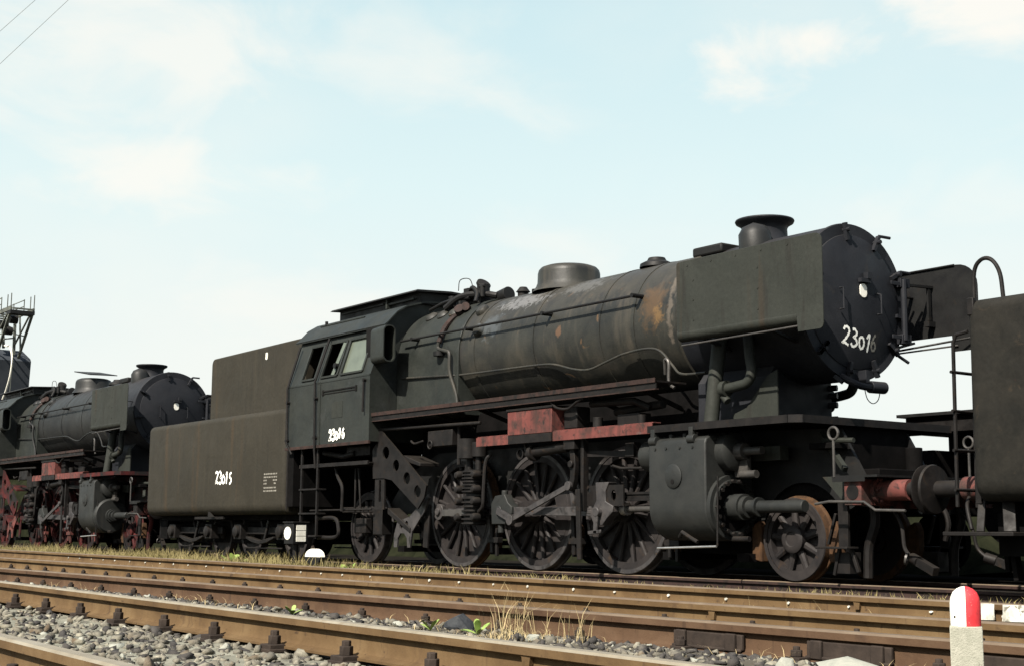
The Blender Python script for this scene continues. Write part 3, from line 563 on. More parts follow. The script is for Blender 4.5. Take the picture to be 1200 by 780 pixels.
        for z in (3.2, 3.45, 3.7): bo_.cyl((-1.0, y-sy*0.004, z), (-1.0, y+sy*0.013, z), 0.014, n=8); bo_.cyl((0.1, y-sy*0.004, z), (0.1, y+sy*0.013, z), 0.014, n=8)
        bo_.build('deflector_bolts', dm, pd, split=False)
        br = MB()
        for x in (-1.0, 0.1):
            br.bar((x, sy*0.93, 3.62), (x, y, 3.62), 0.06, 0.012); br.bar((x, sy*0.75, 2.85), (x, y, 3.03), 0.05, 0.03)
        if sy > 0:
            br.bar((0.40, 0.9, 3.70), (0.42, 1.43, 3.72), 0.05, 0.03); br.bar((0.42, 1.36, 3.72), (0.42, 1.36, 3.28), 0.05, 0.03); br.box(0.38, 0.46, 1.30, 1.43, 3.20, 3.27)
            br.tube([(0.1, 0.9, 2.86), (1.15, 1.44, 3.02)], 0.014)
        br.build('deflector_bracket', 'black', pd)
        # support tube, steam pipe, frame gusset
        MB().cyl((-1.12, sy*1.05, 1.92), (-1.05, sy*0.93, 3.1), 0.095, n=20).build('support_tube', 'deflector', L)
        sp = MB(); sp.tube(smooth([(-0.62, sy*0.88, 3.05), (-0.55, sy*0.93, 2.75), (-0.50, sy*0.95, 2.55), (-0.56, sy*0.96, 2.42), (-0.72, sy*0.97, 2.38), (-0.95, sy*0.97, 2.36)]), 0.065, 12)
        sp.cyl((-0.98, sy*0.97, 2.36), (-0.90, sy*0.97, 2.36), 0.105, n=12); sp.cyl((-1.0, sy*0.97, 2.30), (-0.9, sy*0.97, 2.2), 0.05, n=10)
        sp.build('steam_pipe', 'deflector', L)
        if sy < 0: MB().prism([(-0.95, 1.92), (-0.2, 1.92), (-0.2, 2.55), (-0.35, 2.5), (-0.55, 2.3), (-0.72, 2.12), (-0.95, 2.05)], 'xz', sy*0.80, sy*0.82).build('saddle_gusset', 'deflector', L)
        MB().tube(smooth([(-1.9, sy*1.1, 2.62), (-1.85, sy*1.15, 2.80), (-1.78, sy*1.15, 2.75), (-1.78, sy*1.15, 2.5), (-1.68, sy*1.15, 2.42)]), 0.022).build('hooked_pipe', 'steel', L)
    sd = MB(); sd.prism([(-0.70, 1.9), (0.45, 1.9), (0.45, 2.5), (0.40, 2.75), (-0.5, 2.75), (-0.70, 2.5)], 'yz', -1.7, -0.45)
    for z in (2.02, 2.2, 2.32, 2.42): sd.cyl((-0.50, 0.40, z), (-0.36, 0.46, z), 0.04, n=8)
    sd.build('smokebox_saddle', 'smokebox', L)
    # --- running boards and front platform
    for sy in (-1, 1):
        rb = MB(); rb.box(-8.95, -1.72, min(sy*0.9, sy*1.46), max(sy*0.9, sy*1.46), 2.485, 2.51); o = rb.build('running_board', 'gear', L)
        e = MB(); e.box(-8.97, -1.70, sy*1.464-0.008, sy*1.464+0.008, 2.475, 2.535)
        e.build('board_edge', 'redrust', o, 0.002)
        e = MB(); e.box(-8.97, -1.70, min(sy*1.452, sy*1.43), max(sy*1.452, sy*1.43), 2.40, 2.474); e.build('edge_angle', 'gear', o)
        e = MB(); e.box(-8.97, -1.70, min(sy*1.462, sy*1.40), max(sy*1.462, sy*1.40), 2.384, 2.399); e.build('edge_lip', 'redrust', o)
        sup = MB()
        for x in (-8.2, -7.0, -5.85, -4.4, -3.2, -2.1): sup.bar((x, sy*0.6, 2.2), (x, sy*1.4, 2.44), 0.03, 0.06)
        sup.tube(smooth([(-3.95, sy*1.4, 2.38), (-3.8, sy*1.42, 2.29), (-3.55, sy*1.42, 2.26), (-3.35, sy*1.42, 2.34), (-3.2, sy*1.42, 2.38)]), 0.018)
        sup.build('board_support', 'gear', o)
        # red beam with the box on it
        rbm = MB(); rbm.box(-5.78, -1.83, sy*1.40-0.01, sy*1.40+0.01, 1.83, 1.965); rbm.box(-5.78, -1.83, min(sy*1.386, sy*1.25), max(sy*1.386, sy*1.25), 1.967, 1.98)
        bm_ = rbm.build('red_beam', 'red', L, 0.003)
        bx = MB(); bx.box(-4.95, -3.90, min(sy*1.43, sy*1.08), max(sy*1.43, sy*1.08), 1.955, 2.30); bb = bx.build('red_toolbox', 'red', L, 0.008)
        MB().box(-4.97, -3.88, min(sy*1.445, sy*1.06), max(sy*1.445, sy*1.06), 2.302, 2.335).build('toolbox_lid', 'gear', bb, 0.005)
        MB().box(-4.93, -3.90, sy*1.425-0.012, sy*1.425+0.012, 1.83, 1.95).build('toolbox_skirt', 'gear', bb, 0.003)
        g = MB(); g.box(-3.79, -3.5, min(sy*1.3, sy*1.05), max(sy*1.3, sy*1.05), 1.99, 2.3); g.build('oil_pump', 'gear', L, 0.02)
        m_ = MB(); m_.cyl((-3.1, sy*1.25, 1.98), (-3.1, sy*1.25, 2.12), 0.07, n=12); m_.cyl((-2.2, sy*1.25, 1.98), (-2.2, sy*1.25, 2.1), 0.06, n=12); m_.tube([(-3.3, sy*1.2, 2.32), (-2.4, sy*1.2, 2.30), (-2.2, sy*1.1, 2.2)], 0.05); m_.tube([(-3.0, sy*1.0, 2.2), (-2.0, sy*1.05, 2.24)], 0.06); m_.box(-2.75, -2.3, min(sy*1.2, sy*1.0), max(sy*1.2, sy*1.0), 2.0, 2.14)
        m_.build('lubricator', 'gear', L, 0.004)
    pf = MB(); pf.prism([(-1.85, -1.46), (0.55, -1.46), (0.68, -1.36), (0.68, 1.36), (0.55, 1.46), (-1.85, 1.46)], 'xy', 1.885, 1.91); pp = pf.build('front_platform', 'black', L)
    pe = MB(); pe.bar((-1.85, -1.465, 1.875), (0.55, -1.465, 1.875), 0.012, 0.09); pe.bar((0.553, -1.463, 1.875), (0.683, -1.363, 1.875), 0.012, 0.09); pe.bar((0.685, -1.36, 1.875), (0.685, 1.36, 1.875), 0.012, 0.09); pe.bar((-1.85, 1.465, 1.875), (0.55, 1.465, 1.875), 0.012, 0.09)
    pe.build('platform_edge', 'redrust' if False else 'gear', pp)
    # --- frames
    for sy in (-1, 1):
        outl = [(-9.6, 0.95), (-9.0, 1.5), (-8.0, 1.85), (-1.0, 1.85), (0.6, 1.80), (0.95, 1.22), (1.15, 1.2), (1.15, 0.85), (0.8, 0.9)]
        arch = circ(0, 0.5, 0.68, 12, 0.45, PI-0.35, True)
        outl += arch + [(-0.9, 0.72), (-1.0, 0.95), (-2.0, 1.05), (-9.2, 0.85)]
        plate('main_frame', 'black', L, outl, [], 'xz', sy*0.60-0.02, sy*0.60+0.02)
    for x0, x1, z0, z1 in ((-8.6, -6.9, 0.45, 2.42), (-6.9, -1.2, 1.15, 2.45), (-1.2, 0.62, 0.95, 1.88)):
        MB().box(x0, x1, -0.56, 0.56, z0, z1).build('ash_pan' if x1 < -6 else 'frame_stretcher', 'under', L)
    br = MB()
    for x in (-8.7, -6.0, -4.0, -2.1, -0.75): br.box(x-0.1, x+0.1, -0.9, 0.9, 0.22, 0.32)
    br.box(-9.4, 0.4, -0.2, 0.2, 0.35, 0.42); br.box(-2.0, -0.7, -0.5, 0.5, 0.3, 1.2)
    br.build('brake_rigging', 'under', L)
    # --- wheels
    D1 = -3.04
    for sy in (-1, 1):
        for x in (D1, D1-2, D1-4):
            cr = (0.32, PI if sy < 0 else -PI/2)
            wheel('driving_wheel', L, x, sy, 0.875, 16, 0.17, 'wheel', crank=cr, cw=cr[1]+PI, wsp=0.062)
        wheel('carrying_wheel', L, 0.0, sy, 0.5, 9, 0.165, 'wheel', rim=0.06, wsp=0.085)
        wheel('carrying_wheel', L, -9.95, sy, 0.625, 11, 0.16, 'wheel', rim=0.07, wsp=0.08)
    for x, r in ((D1, 0.875), (D1-2, 0.875), (D1-4, 0.875), (0, 0.5), (-9.95, 0.625)):
        MB().cyl((x, -0.75, r), (x, 0.75, r), 0.10).build('axle', 'under', L)
    # --- cylinders and motion, both sides
    for sy in (-1, 1):
        yo = sy*1.47; yi = sy*0.66; cyc = sy*1.06
        # cladding section: flat outer side, round bottom
        sec = [(yi, 1.70), (sy*1.38, 1.76), (yo-sy*0.02, 1.72), (yo, 1.66), (yo, 1.0)] + [(cyc + sy*0.41*math.cos(a), 0.88+0.41*math.sin(a)) for a in np.linspace(0.1, -PI/2-0.3, 14)] + [(yi, 0.6)]
        cb_ = MB().prism(sec, 'yz', -1.83, -0.80).build('cylinder_block', 'cyl', L, 0.02)
        b_ = MB().lathe((-1.36, yo, 1.27), (-1.36, yo+sy*0.028, 1.27), [(0, 0.15), (0.6, 0.15), (1, 0.13), (1, 0)], 28); b_.build('cover_boss', 'cyl', cb_)
        MB().cyl((-1.36, yo+sy*0.02, 1.20), (-1.36, yo+sy*0.033, 1.20), 0.03, n=10).build('boss_hole', 'dark', cb_)
        hk = MB()
        for x in (-1.75, -1.05): hk.bar((x, yo-sy*0.03, 1.70), (x, yo-sy*0.03, 1.87), 0.07, 0.07); hk.cyl((x-0.06, yo-sy*0.03, 1.72), (x+0.06, yo-sy*0.03, 1.72), 0.06, n=10)
        for x in (-1.5, -1.25): hk.cyl((x, yo-sy*0.1, 1.74), (x, yo-sy*0.1, 1.80), 0.035, n=8)
        hk.build('cylinder_bracket', 'cyl', cb_, 0.004)
        e = MB()
        for x in (-1.70, -1.50, -1.25, -1.02): e.cyl((x, yo-sy*0.002, 1.62), (x, yo+sy*0.014, 1.62), 0.018, n=8)
        e.build('cladding_bolts', 'cyl', cb_, split=False)
        vc = MB(); vc.lathe((-2.30, sy*1.08, 1.56), (-0.62, sy*1.08, 1.56), [(0, 0), (0, 0.12), (0.03, 0.20), (0.10, 0.215), (0.28, 0.20), (0.85, 0.20), (0.87, 0.235), (0.97, 0.235), (0.985, 0.20), (1, 0.10), (1, 0)], 32)
        vc.build('valve_chest', 'cyl', L)
        vr = MB(); vr.cyl((-0.62, sy*1.08, 1.56), (-0.22, sy*1.08, 1.56), 0.05, n=14); vr.cyl((-0.64, sy*1.08, 1.56), (-0.50, sy*1.08, 1.56), 0.10, n=14)
        vr.box(-0.72, -0.5, sy*1.02-0.03, sy*1.02+0.03, 1.25, 1.5); vr.cyl((-0.6, sy*1.05, 1.28), (-0.35, sy*1.05, 1.28), 0.05, n=10)
        vr.build('valve_spindle_guide', 'steel', L)
        # front end: bolted ring with toothed edge
        rg = MB(); rg.lathe((-0.80, cyc, 0.88), (-0.70, cyc, 0.88), [(0, 0.40), (0.6, 0.40), (0.6, 0.345), (1, 0.345), (1, 0.30), (0.3, 0.29), (0.3, 0)], 40)
        cr_ = rg.build('cylinder_end_ring', 'cyl', L)
        bt = MB()
        for i in range(18):
            a = 2*PI*i/18; bt.cyl((-0.705, cyc+0.325*math.cos(a), 0.88+0.325*math.sin(a)), (-0.655, cyc+0.325*math.cos(a), 0.88+0.325*math.sin(a)), 0.026, n=6)
        bt.build('ring_studs', 'gear', cr_, split=False)
        MB().cyl((-0.765, cyc, 0.88), (-0.75, cyc, 0.88), 0.285, n=32).build('cylinder_end', 'under', cr_)
        tr = MB(); tr.lathe((-0.75, cyc, 0.885), (0.42, cyc, 0.885), [(0, 0.16), (0.18, 0.16), (0.18, 0.13), (0.24, 0.13), (0.24, 0.085), (0.36, 0.085), (0.36, 0.115), (0.39, 0.115), (0.39, 0.075), (0.99, 0.075), (1, 0.065), (1, 0)], 28)
        tr.build('tail_rod_guide', 'cyl', L)
        tb = MB(); tb.cyl((-0.7, sy*1.12, 0.50), (-0.42, sy*1.12, 0.50), 0.035, n=10); tb.tube([(-1.35, yo-sy*0.08, 0.52), (-1.25, yo-sy*0.03, 0.58), (-1.1, yo-sy*0.05, 0.5), (-1.0, yo-sy*0.05, 0.46)], 0.025); tb.tube([(-0.66, sy*1.4, 1.25), (-0.66, sy*1.42, 0.42)], 0.012)
        tb.build('drain_cocks', 'gear', L)
        MB().tube([(-1.75, sy*1.40, 0.375), (-0.70, sy*1.40, 0.41)], 0.014).build('drain_rod', 'bright', L)
        # slide bar, crosshead, rods
        sbm = MB(); sbm.box(-3.36, -1.83, min(sy*1.16, sy*1.06), max(sy*1.16, sy*1.06), 1.07, 1.10); sbm.box(-3.36, -1.83, min(sy*1.14, sy*1.08), max(sy*1.14, sy*1.08), 1.015, 1.07); sbm.box(-3.36, -1.83, min(sy*1.16, sy*1.06), max(sy*1.16, sy*1.06), 0.985, 1.014)
        sbm.build('slide_bar', 'gear', L)
        plate('motion_bracket', 'gear', L, [(-3.42, 0.92), (-2.60, 0.92), (-2.60, 1.20), (-3.42, 1.20)], [circ(-3.32, 1.13, 0.035, 10), circ(-3.12, 1.16, 0.022, 8), circ(-3.0, 1.16, 0.022, 8), [(-2.80+0.05*math.cos(a), 1.06+0.075*math.sin(a)) for a in np.linspace(0, 2*PI, 14, endpoint=False)]], 'xz', sy*1.22-0.012, sy*1.22+0.012)
        ch_ = MB(); ch_.prism([(-3.28, 0.80), (-3.18, 0.66), (-3.02, 0.66), (-2.92, 0.76), (-2.80, 0.84), (-2.80, 0.92), (-2.95, 0.98), (-2.95, 1.12), (-2.88, 1.24), (-3.16, 1.24), (-3.14, 1.0)], 'xz', sy*1.25, sy*1.10); ch_.cyl((-3.08, sy*1.1, 0.84), (-3.08, sy*1.32, 0.84), 0.065, n=14); ch_.bar((-3.08, sy*1.30, 0.84), (-3.1, sy*1.30, 0.55), 0.03, 0.08); ch_.bar((-3.25, sy*1.3, 0.56), (-2.98, sy*1.3, 0.58), 0.03, 0.05)
        ch_.build('crosshead', 'rod', L, 0.008)
        MB().cyl((-2.85, cyc, 0.88), (-1.8, cyc, 0.88), 0.045, n=16).build('piston_rod', 'steel', L)
        MB().cyl((-2.80, cyc, 0.88), (-2.70, cyc, 0.88), 0.085, n=16).build('rod_collar', 'bright', L)
        px = (-5.36, 0.875) if sy < 0 else (-5.04, 0.555)
        mr = MB(); mr.bar((px[0], sy*1.2, px[1]), (-3.08, sy*1.2, 0.84), 0.05, 0.115); mr.bar((px[0]+0.2, sy*1.2-sy*0.028, px[1]), (-3.2, sy*1.228, 0.84), 0.012, 0.045)
        mr_ = mr.build('connecting_rod', 'rod', L, 0.006)
        be = MB(); be.prism([(px[0]-0.20, px[1]-0.2), (px[0]+0.14, px[1]-0.2), (px[0]+0.20, px[1]-0.08), (px[0]+0.30, px[1]-0.05), (px[0]+0.30, px[1]+0.06), (px[0]+0.2, px[1]+0.12), (px[0]+0.12, px[1]+0.24), (px[0]-0.12, px[1]+0.22), (px[0]-0.22, px[1]+0.1)], 'xz', sy*1.27, sy*1.13)
        be.cyl((px[0], sy*0.85, px[1]), (px[0], sy*1.3, px[1]), 0.075, n=16); be.cyl((px[0]-0.05, sy*1.20, px[1]-0.33), (px[0]-0.05, sy*1.20, px[1]-0.2), 0.05, n=10); be.cyl((px[0]+0.04, sy*1.2, px[1]+0.22), (px[0]+0.04, sy*1.2, px[1]+0.30), 0.05, n=10)
        be.build('big_end', 'cyl', mr_, 0.012)
        cpr = MB()
        for a_ in (0, 1):
            xa = (D1-4 + 2*a_) + (-0.32 if sy < 0 else 0); za = 0.875 if sy < 0 else 0.555
            cpr.bar((xa, sy*1.0, za), (xa+2, sy*1.0, za), 0.05, 0.10)
        for k_ in range(3):
            xa = (D1-4 + 2*k_) + (-0.32 if sy < 0 else 0); cpr.cyl((xa, sy*0.83, za), (xa, sy*1.07, za), 0.06, n=14); cpr.cyl((xa, sy*0.965, za), (xa, sy*1.04, za), 0.13, n=18)
        cpr.build('coupling_rod', 'rod', L, 0.004)
        er = MB(); er.bar((-4.98, sy*1.34, 0.74), (-3.62, sy*1.34, 1.20), 0.035, 0.075); er.cyl((-4.98, sy*1.3, 0.74), (-4.98, sy*1.375, 0.74), 0.08, n=14); er.cyl((-3.62, sy*1.3, 1.20), (-3.62, sy*1.375, 1.20), 0.065, n=12); er.bar((px[0], sy*1.31, px[1]), (-4.98, sy*1.31, 0.74), 0.04, 0.10)
        er.build('eccentric_rod', 'rod', L, 0.004)
        el = MB(); el.prism([(-3.68, 1.15), (-3.58, 1.12), (-3.52, 1.3), (-3.50, 1.5), (-3.53, 1.72), (-3.63, 1.72), (-3.60, 1.5), (-3.62, 1.3)], 'xz', sy*1.33, sy*1.25); el.cyl((-3.57, sy*1.22, 1.50), (-3.57, sy*1.37, 1.50), 0.05, n=12); el.box(-3.70, -3.46, min(sy*1.38, sy*1.2), max(sy*1.38, sy*1.2), 1.70, 1.84); el.box(-3.42, -3.36, min(sy*1.3, sy*1.2), max(sy*1.3, sy*1.2), 0.85, 1.85)
        el.build('expansion_link', 'gear', L, 0.008)
        rr = MB(); rr.bar((-3.5, sy*1.22, 1.64), (-2.3, sy*1.10, 1.60), 0.04, 0.085); rr.box(-2.62, -2.45, min(sy*1.18, sy*1.05), max(sy*1.18, sy*1.05), 1.57, 1.76); rr.tube([(-2.9, sy*1.16, 1.46), (-2.72, sy*1.16, 1.42), (-2.3, sy*1.15, 1.41)], 0.02); rr.build('radius_rod', 'gear', L, 0.004)
        rs = MB(); rs.cyl((-4.50, sy*1.28, 1.70), (-3.72, sy*1.28, 1.75), 0.075, n=16); rs.cyl((-4.55, sy*1.28, 1.69), (-4.47, sy*1.28, 1.70), 0.115, n=16); rs.lathe((-4.78, sy*1.3, 1.69), (-4.78, sy*1.33, 1.69), [(0, 0.06), (0, 0.085), (1, 0.085), (1, 0.06), (0, 0.06)], 18); rs.bar((-4.7, sy*1.3, 1.9), (-4.66, sy*1.3, 1.66), 0.03, 0.04); rs.build('reversing_gear', 'gear', L)
        # brake hangers and blocks between wheels
        for x, z1 in ((-6.02, 0.95), (-4.02, 0.85), (-2.02, 0.75)):
            h_ = MB(); h_.bar((x-0.02, sy*0.92, z1), (x, sy*0.92, 0.25), 0.05, 0.07); h_.bar((x+0.12, sy*0.92, 0.62), (x+0.12, sy*0.92, 0.2), 0.04, 0.05); h_.box(x-0.08, x+0.2, sy*0.92-0.05, sy*0.92+0.05, 0.40, 0.48); hh = h_.build('brake_hanger', 'gear', L, 0.004)
            MB().prism([(x-0.14, 0.35), (x-0.04, 0.30), (x-0.02, 0.62), (x-0.10, 0.68)], 'xz', sy*0.80, sy*0.70).build('brake_block', 'rust', hh, 0.01)
        MB().bar((-3.40, sy*1.36, 1.15), (-3.36, sy*1.36, 0.20), 0.03, 0.09, (1, 0, 0)).build('long_hanger', 'gear', L, 0.004)
        for xa, s_ in ((-0.62, 1), (0.60, -1)):
            MB().prism([(xa-0.09, 0.25), (xa+0.07, 0.22), (xa+0.07, 0.62), (xa+0.02, 0.72), (xa-0.09, 0.66)], 'xz', sy*0.78, sy*0.66).build('brake_block', 'rust', L, 0.015)
    # --- feed pump (near side)
    p = MB(); p.cyl((-6.22, -1.25, 1.68), (-6.22, -1.25, 1.98), 0.15, n=24); p.cyl((-5.98, -1.2, 1.70), (-5.98, -1.2, 1.92), 0.12, n=24)
    for x in (-6.22, -5.98): p.cyl((x, -1.22, 1.45), (x, -1.22, 1.72), 0.05, n=12)
    for z0, z1 in ((1.16, 1.46), (0.68, 1.06)):
        for i in range(7):
            z = z0 + (z1-z0)*i/6; p.cyl((-6.08, -1.22, z), (-6.08, -1.22, z+0.022), 0.20, n=24)
        p.cyl((-6.08, -1.22, z0-0.02), (-6.08, -1.22, z1+0.04), 0.165, n=24)
    for z in (1.42, 1.20, 1.02, 0.78):
        for x in (-6.30, -5.86): p.lathe((x, -1.30, z), (x, -1.44, z), [(0, 0.065), (0.6, 0.065), (0.9, 0.045), (1, 0)], 14)
    p.box(-6.5, -6.0, -1.12, -1.05, 0.7, 1.6); p.build('feed_pump', 'gear', L)
    MB().tube(smooth([(-5.62, -1.25, 1.72), (-5.68, -1.3, 1.60), (-5.70, -1.32, 1.2), (-5.72, -1.32, 0.95), (-5.85, -1.3, 0.86)]), 0.03).build('pump_pipe', 'gear', L)
    MB().cyl((-6.55, -1.2, 1.6), (-6.55, -1.2, 2.2), 0.03, n=8).build('pump_pipe', 'gear', L)
    MB().box(-6.75, -6.12, -1.38, -1.32, 0.80, 0.90).build('pump_bracket', 'steel', L, 0.004)
    # --- cab
    XA, XF = -11.82, -8.80; ZW, ZE = 3.20, 4.08; YW, YE = 1.50, 1.21
    cab = MB()
    for sy in (-1, 1):
        cab.box(XA, XF, sy*YW-0.012, sy*YW+0.012, 2.06, ZW)
        def SL(x, t, off=0.0): return (x, sy*(YW+(YE-YW)*t+off), ZW+(ZE-ZW)*t)
        def strip(x0, x1, t0, t1):
            b = len(cab.v)
            cab.v += [SL(x0, t0), SL(x1, t0), SL(x1, t1), SL(x0, t1), SL(x0, t0, -0.03), SL(x1, t0, -0.03), SL(x1, t1, -0.03), SL(x0, t1, -0.03)]
            for q in ((0, 1, 2, 3), (7, 6, 5, 4), (0, 4, 5, 1), (1, 5, 6, 2), (2, 6, 7, 3), (3, 7, 4, 0)): cab.face([b+i for i in q])
        xs = [XA, -11.30, -10.80, -10.58, -9.98, -9.86, -9.10, XF]
        strip(XA, XF, 0.0, 0.085); strip(XA, XF, 0.80, 1.0)
        for i in (0, 2, 4, 6): strip(xs[i], xs[i+1], 0.085, 0.80)
    cab.prism([(-1.49, 2.06), (-1.49, ZW), (-1.20, ZE), (-0.9, 4.38), (-0.5, 4.52), (0.5, 4.52), (0.9, 4.38), (1.20, ZE), (1.49, ZW), (1.49, 2.06)], 'yz', XF-0.02, XF)
    cb_ = cab.build('cab', 'cab', L, split=False)
    MB().box(XA+0.02, XF-0.03, -1.47, 1.47, 2.06, 2.10).build('cab_floor', 'dark', cb_)
    MB().box(XF-0.34, XF-0.03, -1.40, 1.40, 2.11, 4.0).build('backhead', 'dark', cb_)
    for sy in (-1, 1):
        def SL(x, t, off=0.0): return Vector((x, sy*(YW+(YE-YW)*t+off), ZW+(ZE-ZW)*t))
        for x0, x1, gl in ((-11.30, -10.80, False), (-10.58, -9.98, False), (-9.86, -9.10, True)):
            fr = MB()
            for a, b_ in ((SL(x0, 0.085, 0.01), SL(x0, 0.80, 0.01)), (SL(x1, 0.085, 0.01), SL(x1, 0.80, 0.01)), (SL(x0, 0.085, 0.01), SL(x1, 0.085, 0.01)), (SL(x0, 0.80, 0.01), SL(x1, 0.80, 0.01))):
                fr.bar(a, b_, 0.045, 0.035)
            fo = fr.build('window_frame', 'cab', cb_, 0.003)
            if gl:
                g = MB(); b = [SL(x0, 0.085, -0.012), SL(x1, 0.085, -0.012), SL(x1, 0.80, -0.012), SL(x0, 0.80, -0.012)]
                g.v = [tuple(q) for q in b] + [tuple(q-Vector((0, sy*0.006, 0))) for q in b]
                for q in ((0, 1, 2, 3), (7, 6, 5, 4), (0, 4, 5, 1), (1, 5, 6, 2), (2, 6, 7, 3), (3, 7, 4, 0)): g.face(q)
                g.build('window_pane', 'glass', fo)
        # half-open sliding pane edge
        g = MB(); g.bar(SL(-10.12, 0.1, 0.03), SL(-10.02, 0.76, 0.03), 0.10, 0.012, (0, 1, 0)); g.build('wind_shield', 'glass', cb_)
        MB().lathe(SL(-10.05, 0.28, 0.03), SL(-10.05, 0.28, 0.09), [(0, 0), (0, 0.05), (1, 0.05), (1, 0)], 12).build('window_latch', 'black', cb_)
        rail_ = MB()
        rail_.tube([(-10.62, sy*1.30, 4.0), (-10.66, sy*1.56, 3.2), (-10.62, sy*1.56, 2.0), (-10.60, sy*1.54, 1.66)], 0.022)
        rail_.tube([(-11.68, sy*1.33, 3.95), (-11.72, sy*1.56, 3.15), (-11.70, sy*1.56, 2.15), (-11.6, sy*1.5, 1.95)], 0.022)
        for z in (2.2, 2.9): rail_.cyl((-10.64, sy*1.5, z), (-10.64, sy*1.58, z), 0.032, n=8); rail_.cyl((-11.71, sy*1.5, z), (-11.71, sy*1.58, z), 0.032, n=8)
        rail_.tube([(-8.94, sy*1.55, 3.12), (-8.94, sy*1.56, 2.56)], 0.02); rail_.cyl((-8.94, sy*1.49, 3.1), (-8.94, sy*1.57, 3.1), 0.03, n=8)
        rail_.build('cab_handrail', 'gear', cb_)
        tr = MB(); tr.box(XA-0.01, XF+0.01, sy*1.505-0.02, sy*1.505+0.02, 2.02, 2.075); tr.build('cab_sill', 'redrust', cb_, 0.003)
        tr = MB(); tr.box(-10.42, -9.26, sy*1.515-0.012, sy*1.515+0.012, 3.00, 3.025); tr.box(-10.42, -9.26, sy*1.515-0.006, sy*1.515+0.006, 2.955, 2.975); tr.box(-10.45, -10.40, sy*1.515-0.015, sy*1.515+0.015, 2.94, 3.04); tr.box(-9.28, -9.23, sy*1.515-0.015, sy*1.515+0.015, 2.94, 3.04); tr.build('arm_rest', 'dark', cb_, 0.003)
        MB().box(-10.10, -9.72, sy*1.514-0.003, sy*1.514+0.003, 2.52, 2.80).build('number_plate_patch', 'deflector', cb_)
        seam = MB(); seam.box(-10.535, -10.515, sy*1.515-0.008, sy*1.515+0.008, 2.08, 3.2); seam.box(XA, XF, sy*1.513-0.006, sy*1.513+0.006, 3.175, 3.20); seam.build('cab_seam', 'cab', cb_)
        # ventilation cowl on the cab front corner
        cw = MB(); n0 = len(cw.v); A = rrect(-1.52 if sy < 0 else 1.28, -1.28 if sy < 0 else 1.52, 3.36, 3.98, 0.10); Bq = [(y_*1.0, z_) for y_, z_ in A]
        m_ = len(A)
        for xx, sc in ((-8.82, 1.0), (-8.30, 1.0)):
            for (y_, z_) in A: cw.v.append((xx, y_ + (0.04*sy if xx > -8.5 else -0.02*sy), z_))
        for (y_, z_) in A: cw.v.append((-8.30, (y_-sy*1.40)*0.86+sy*1.44, (z_-3.67)*0.93+3.67))
        for (y_, z_) in A: cw.v.append((-8.78, (y_-sy*1.40)*0.86+sy*1.40, (z_-3.67)*0.93+3.67))
        for k in range(3):
            for i in range(m_): cw.face((k*m_+i, (k+1)*m_+i, (k+1)*m_+(i+1) % m_, k*m_+(i+1) % m_))
        cw.face(range(0, m_)); cw.face(range(3*m_, 4*m_)); cw.build('vent_cowl', 'cab', cb_)
    writing('painted_number', 'chalk', cb_, '23016', lambda u, v_: ((-10.15+u, -1.522, 2.13+v_+u*0.06), (0, -1, 0)), 0.122, 0.046, 0.92, 0.08)
    rf = MB(); prof = [(-1.30, 4.05), (-1.24, 4.10), (-1.05, 4.30), (-0.85, 4.42), (-0.5, 4.52), (0, 4.56)]
    prof = prof + [(-a, b_) for a, b_ in prof[-2::-1]]
    rf.prism(prof + [(a, b_-0.03) for a, b_ in prof[::-1]], 'yz', XA-0.12, XF+0.10); ro = rf.build('cab_roof', 'cab', L)
    MB().box(XA-0.10, XF+0.09, -1.30, -1.26, 4.03, 4.052).build('rain_gutter', 'gear', ro)
    MB().bar((XA+0.3, -1.0, 4.345), (-9.9, -1.0, 4.345), 0.03, 0.02).build('roof_batten', 'cab', ro)
    rv = MB(); rv.box(-11.55, -8.72, -0.58, 0.58, 4.48, 4.675); o = rv.build('roof_ventilator', 'black', ro)
    MB().prism([(-0.74, 4.665), (-0.70, 4.70), (0, 4.735), (0.70, 4.70), (0.74, 4.665), (0, 4.70)], 'yz', -11.65, -8.62).build('ventilator_lid', 'black', o)
    lv = MB(); lv.box(-9.7, -8.85, -0.64, -0.585, 4.56, 4.59); lv.box(-11.4, -9.9, -0.62, -0.585, 4.60, 4.62); lv.box(-9.75, -9.70, -0.66, -0.585, 4.5, 4.66); lv.build('louvre', 'cab', o)
    MB().cyl((-11.3, -1.0, 4.34), (-11.3, -1.0, 4.42), 0.03, n=8).build('roof_lug', 'black', ro)
    # --- under the cab: steps, braces with round holes
    for sy in (-1, 1):
        stp = MB(); stp.box(-11.40, -8.95, sy*1.42-0.02, sy*1.42+0.02, 1.68, 1.745); stp.box(-11.40, -8.95, min(sy*1.40, sy*0.7), max(sy*1.40, sy*0.7), 1.70, 1.72)
        stp.build('cab_footplate', 'gear', L, 0.003)
        ld = MB()
        for x in (-11.32, -10.72): ld.box(x-0.025, x+0.025, sy*1.42-0.02, sy*1.42+0.02, 0.42, 2.05)
        lo = ld.build('cab_ladder', 'gear', L, 0.003)
        for z in (0.45, 0.85, 1.28): MB().box(-11.36, -10.68, min(sy*1.46, sy*1.26), max(sy*1.46, sy*1.26), z, z+0.03).build('ladder_tread', 'gear', lo, 0.003)
        MB().tube(smooth([(-10.3, sy*1.3, 1.7), (-10.2, sy*1.3, 1.5), (-10.0, sy*1.32, 1.3), (-10.0, sy*1.32, 0.9)]), 0.03).build('injector_pipe', 'gear', L)
        MB().tube(smooth([(-10.9, sy*1.28, 0.78), (-10.3, sy*1.3, 0.78), (-10.15, sy*1.3, 0.65), (-10.2, sy*1.3, 0.46), (-10.9, sy*1.3, 0.44)]), 0.035).build('injector_pipe', 'gear', L)
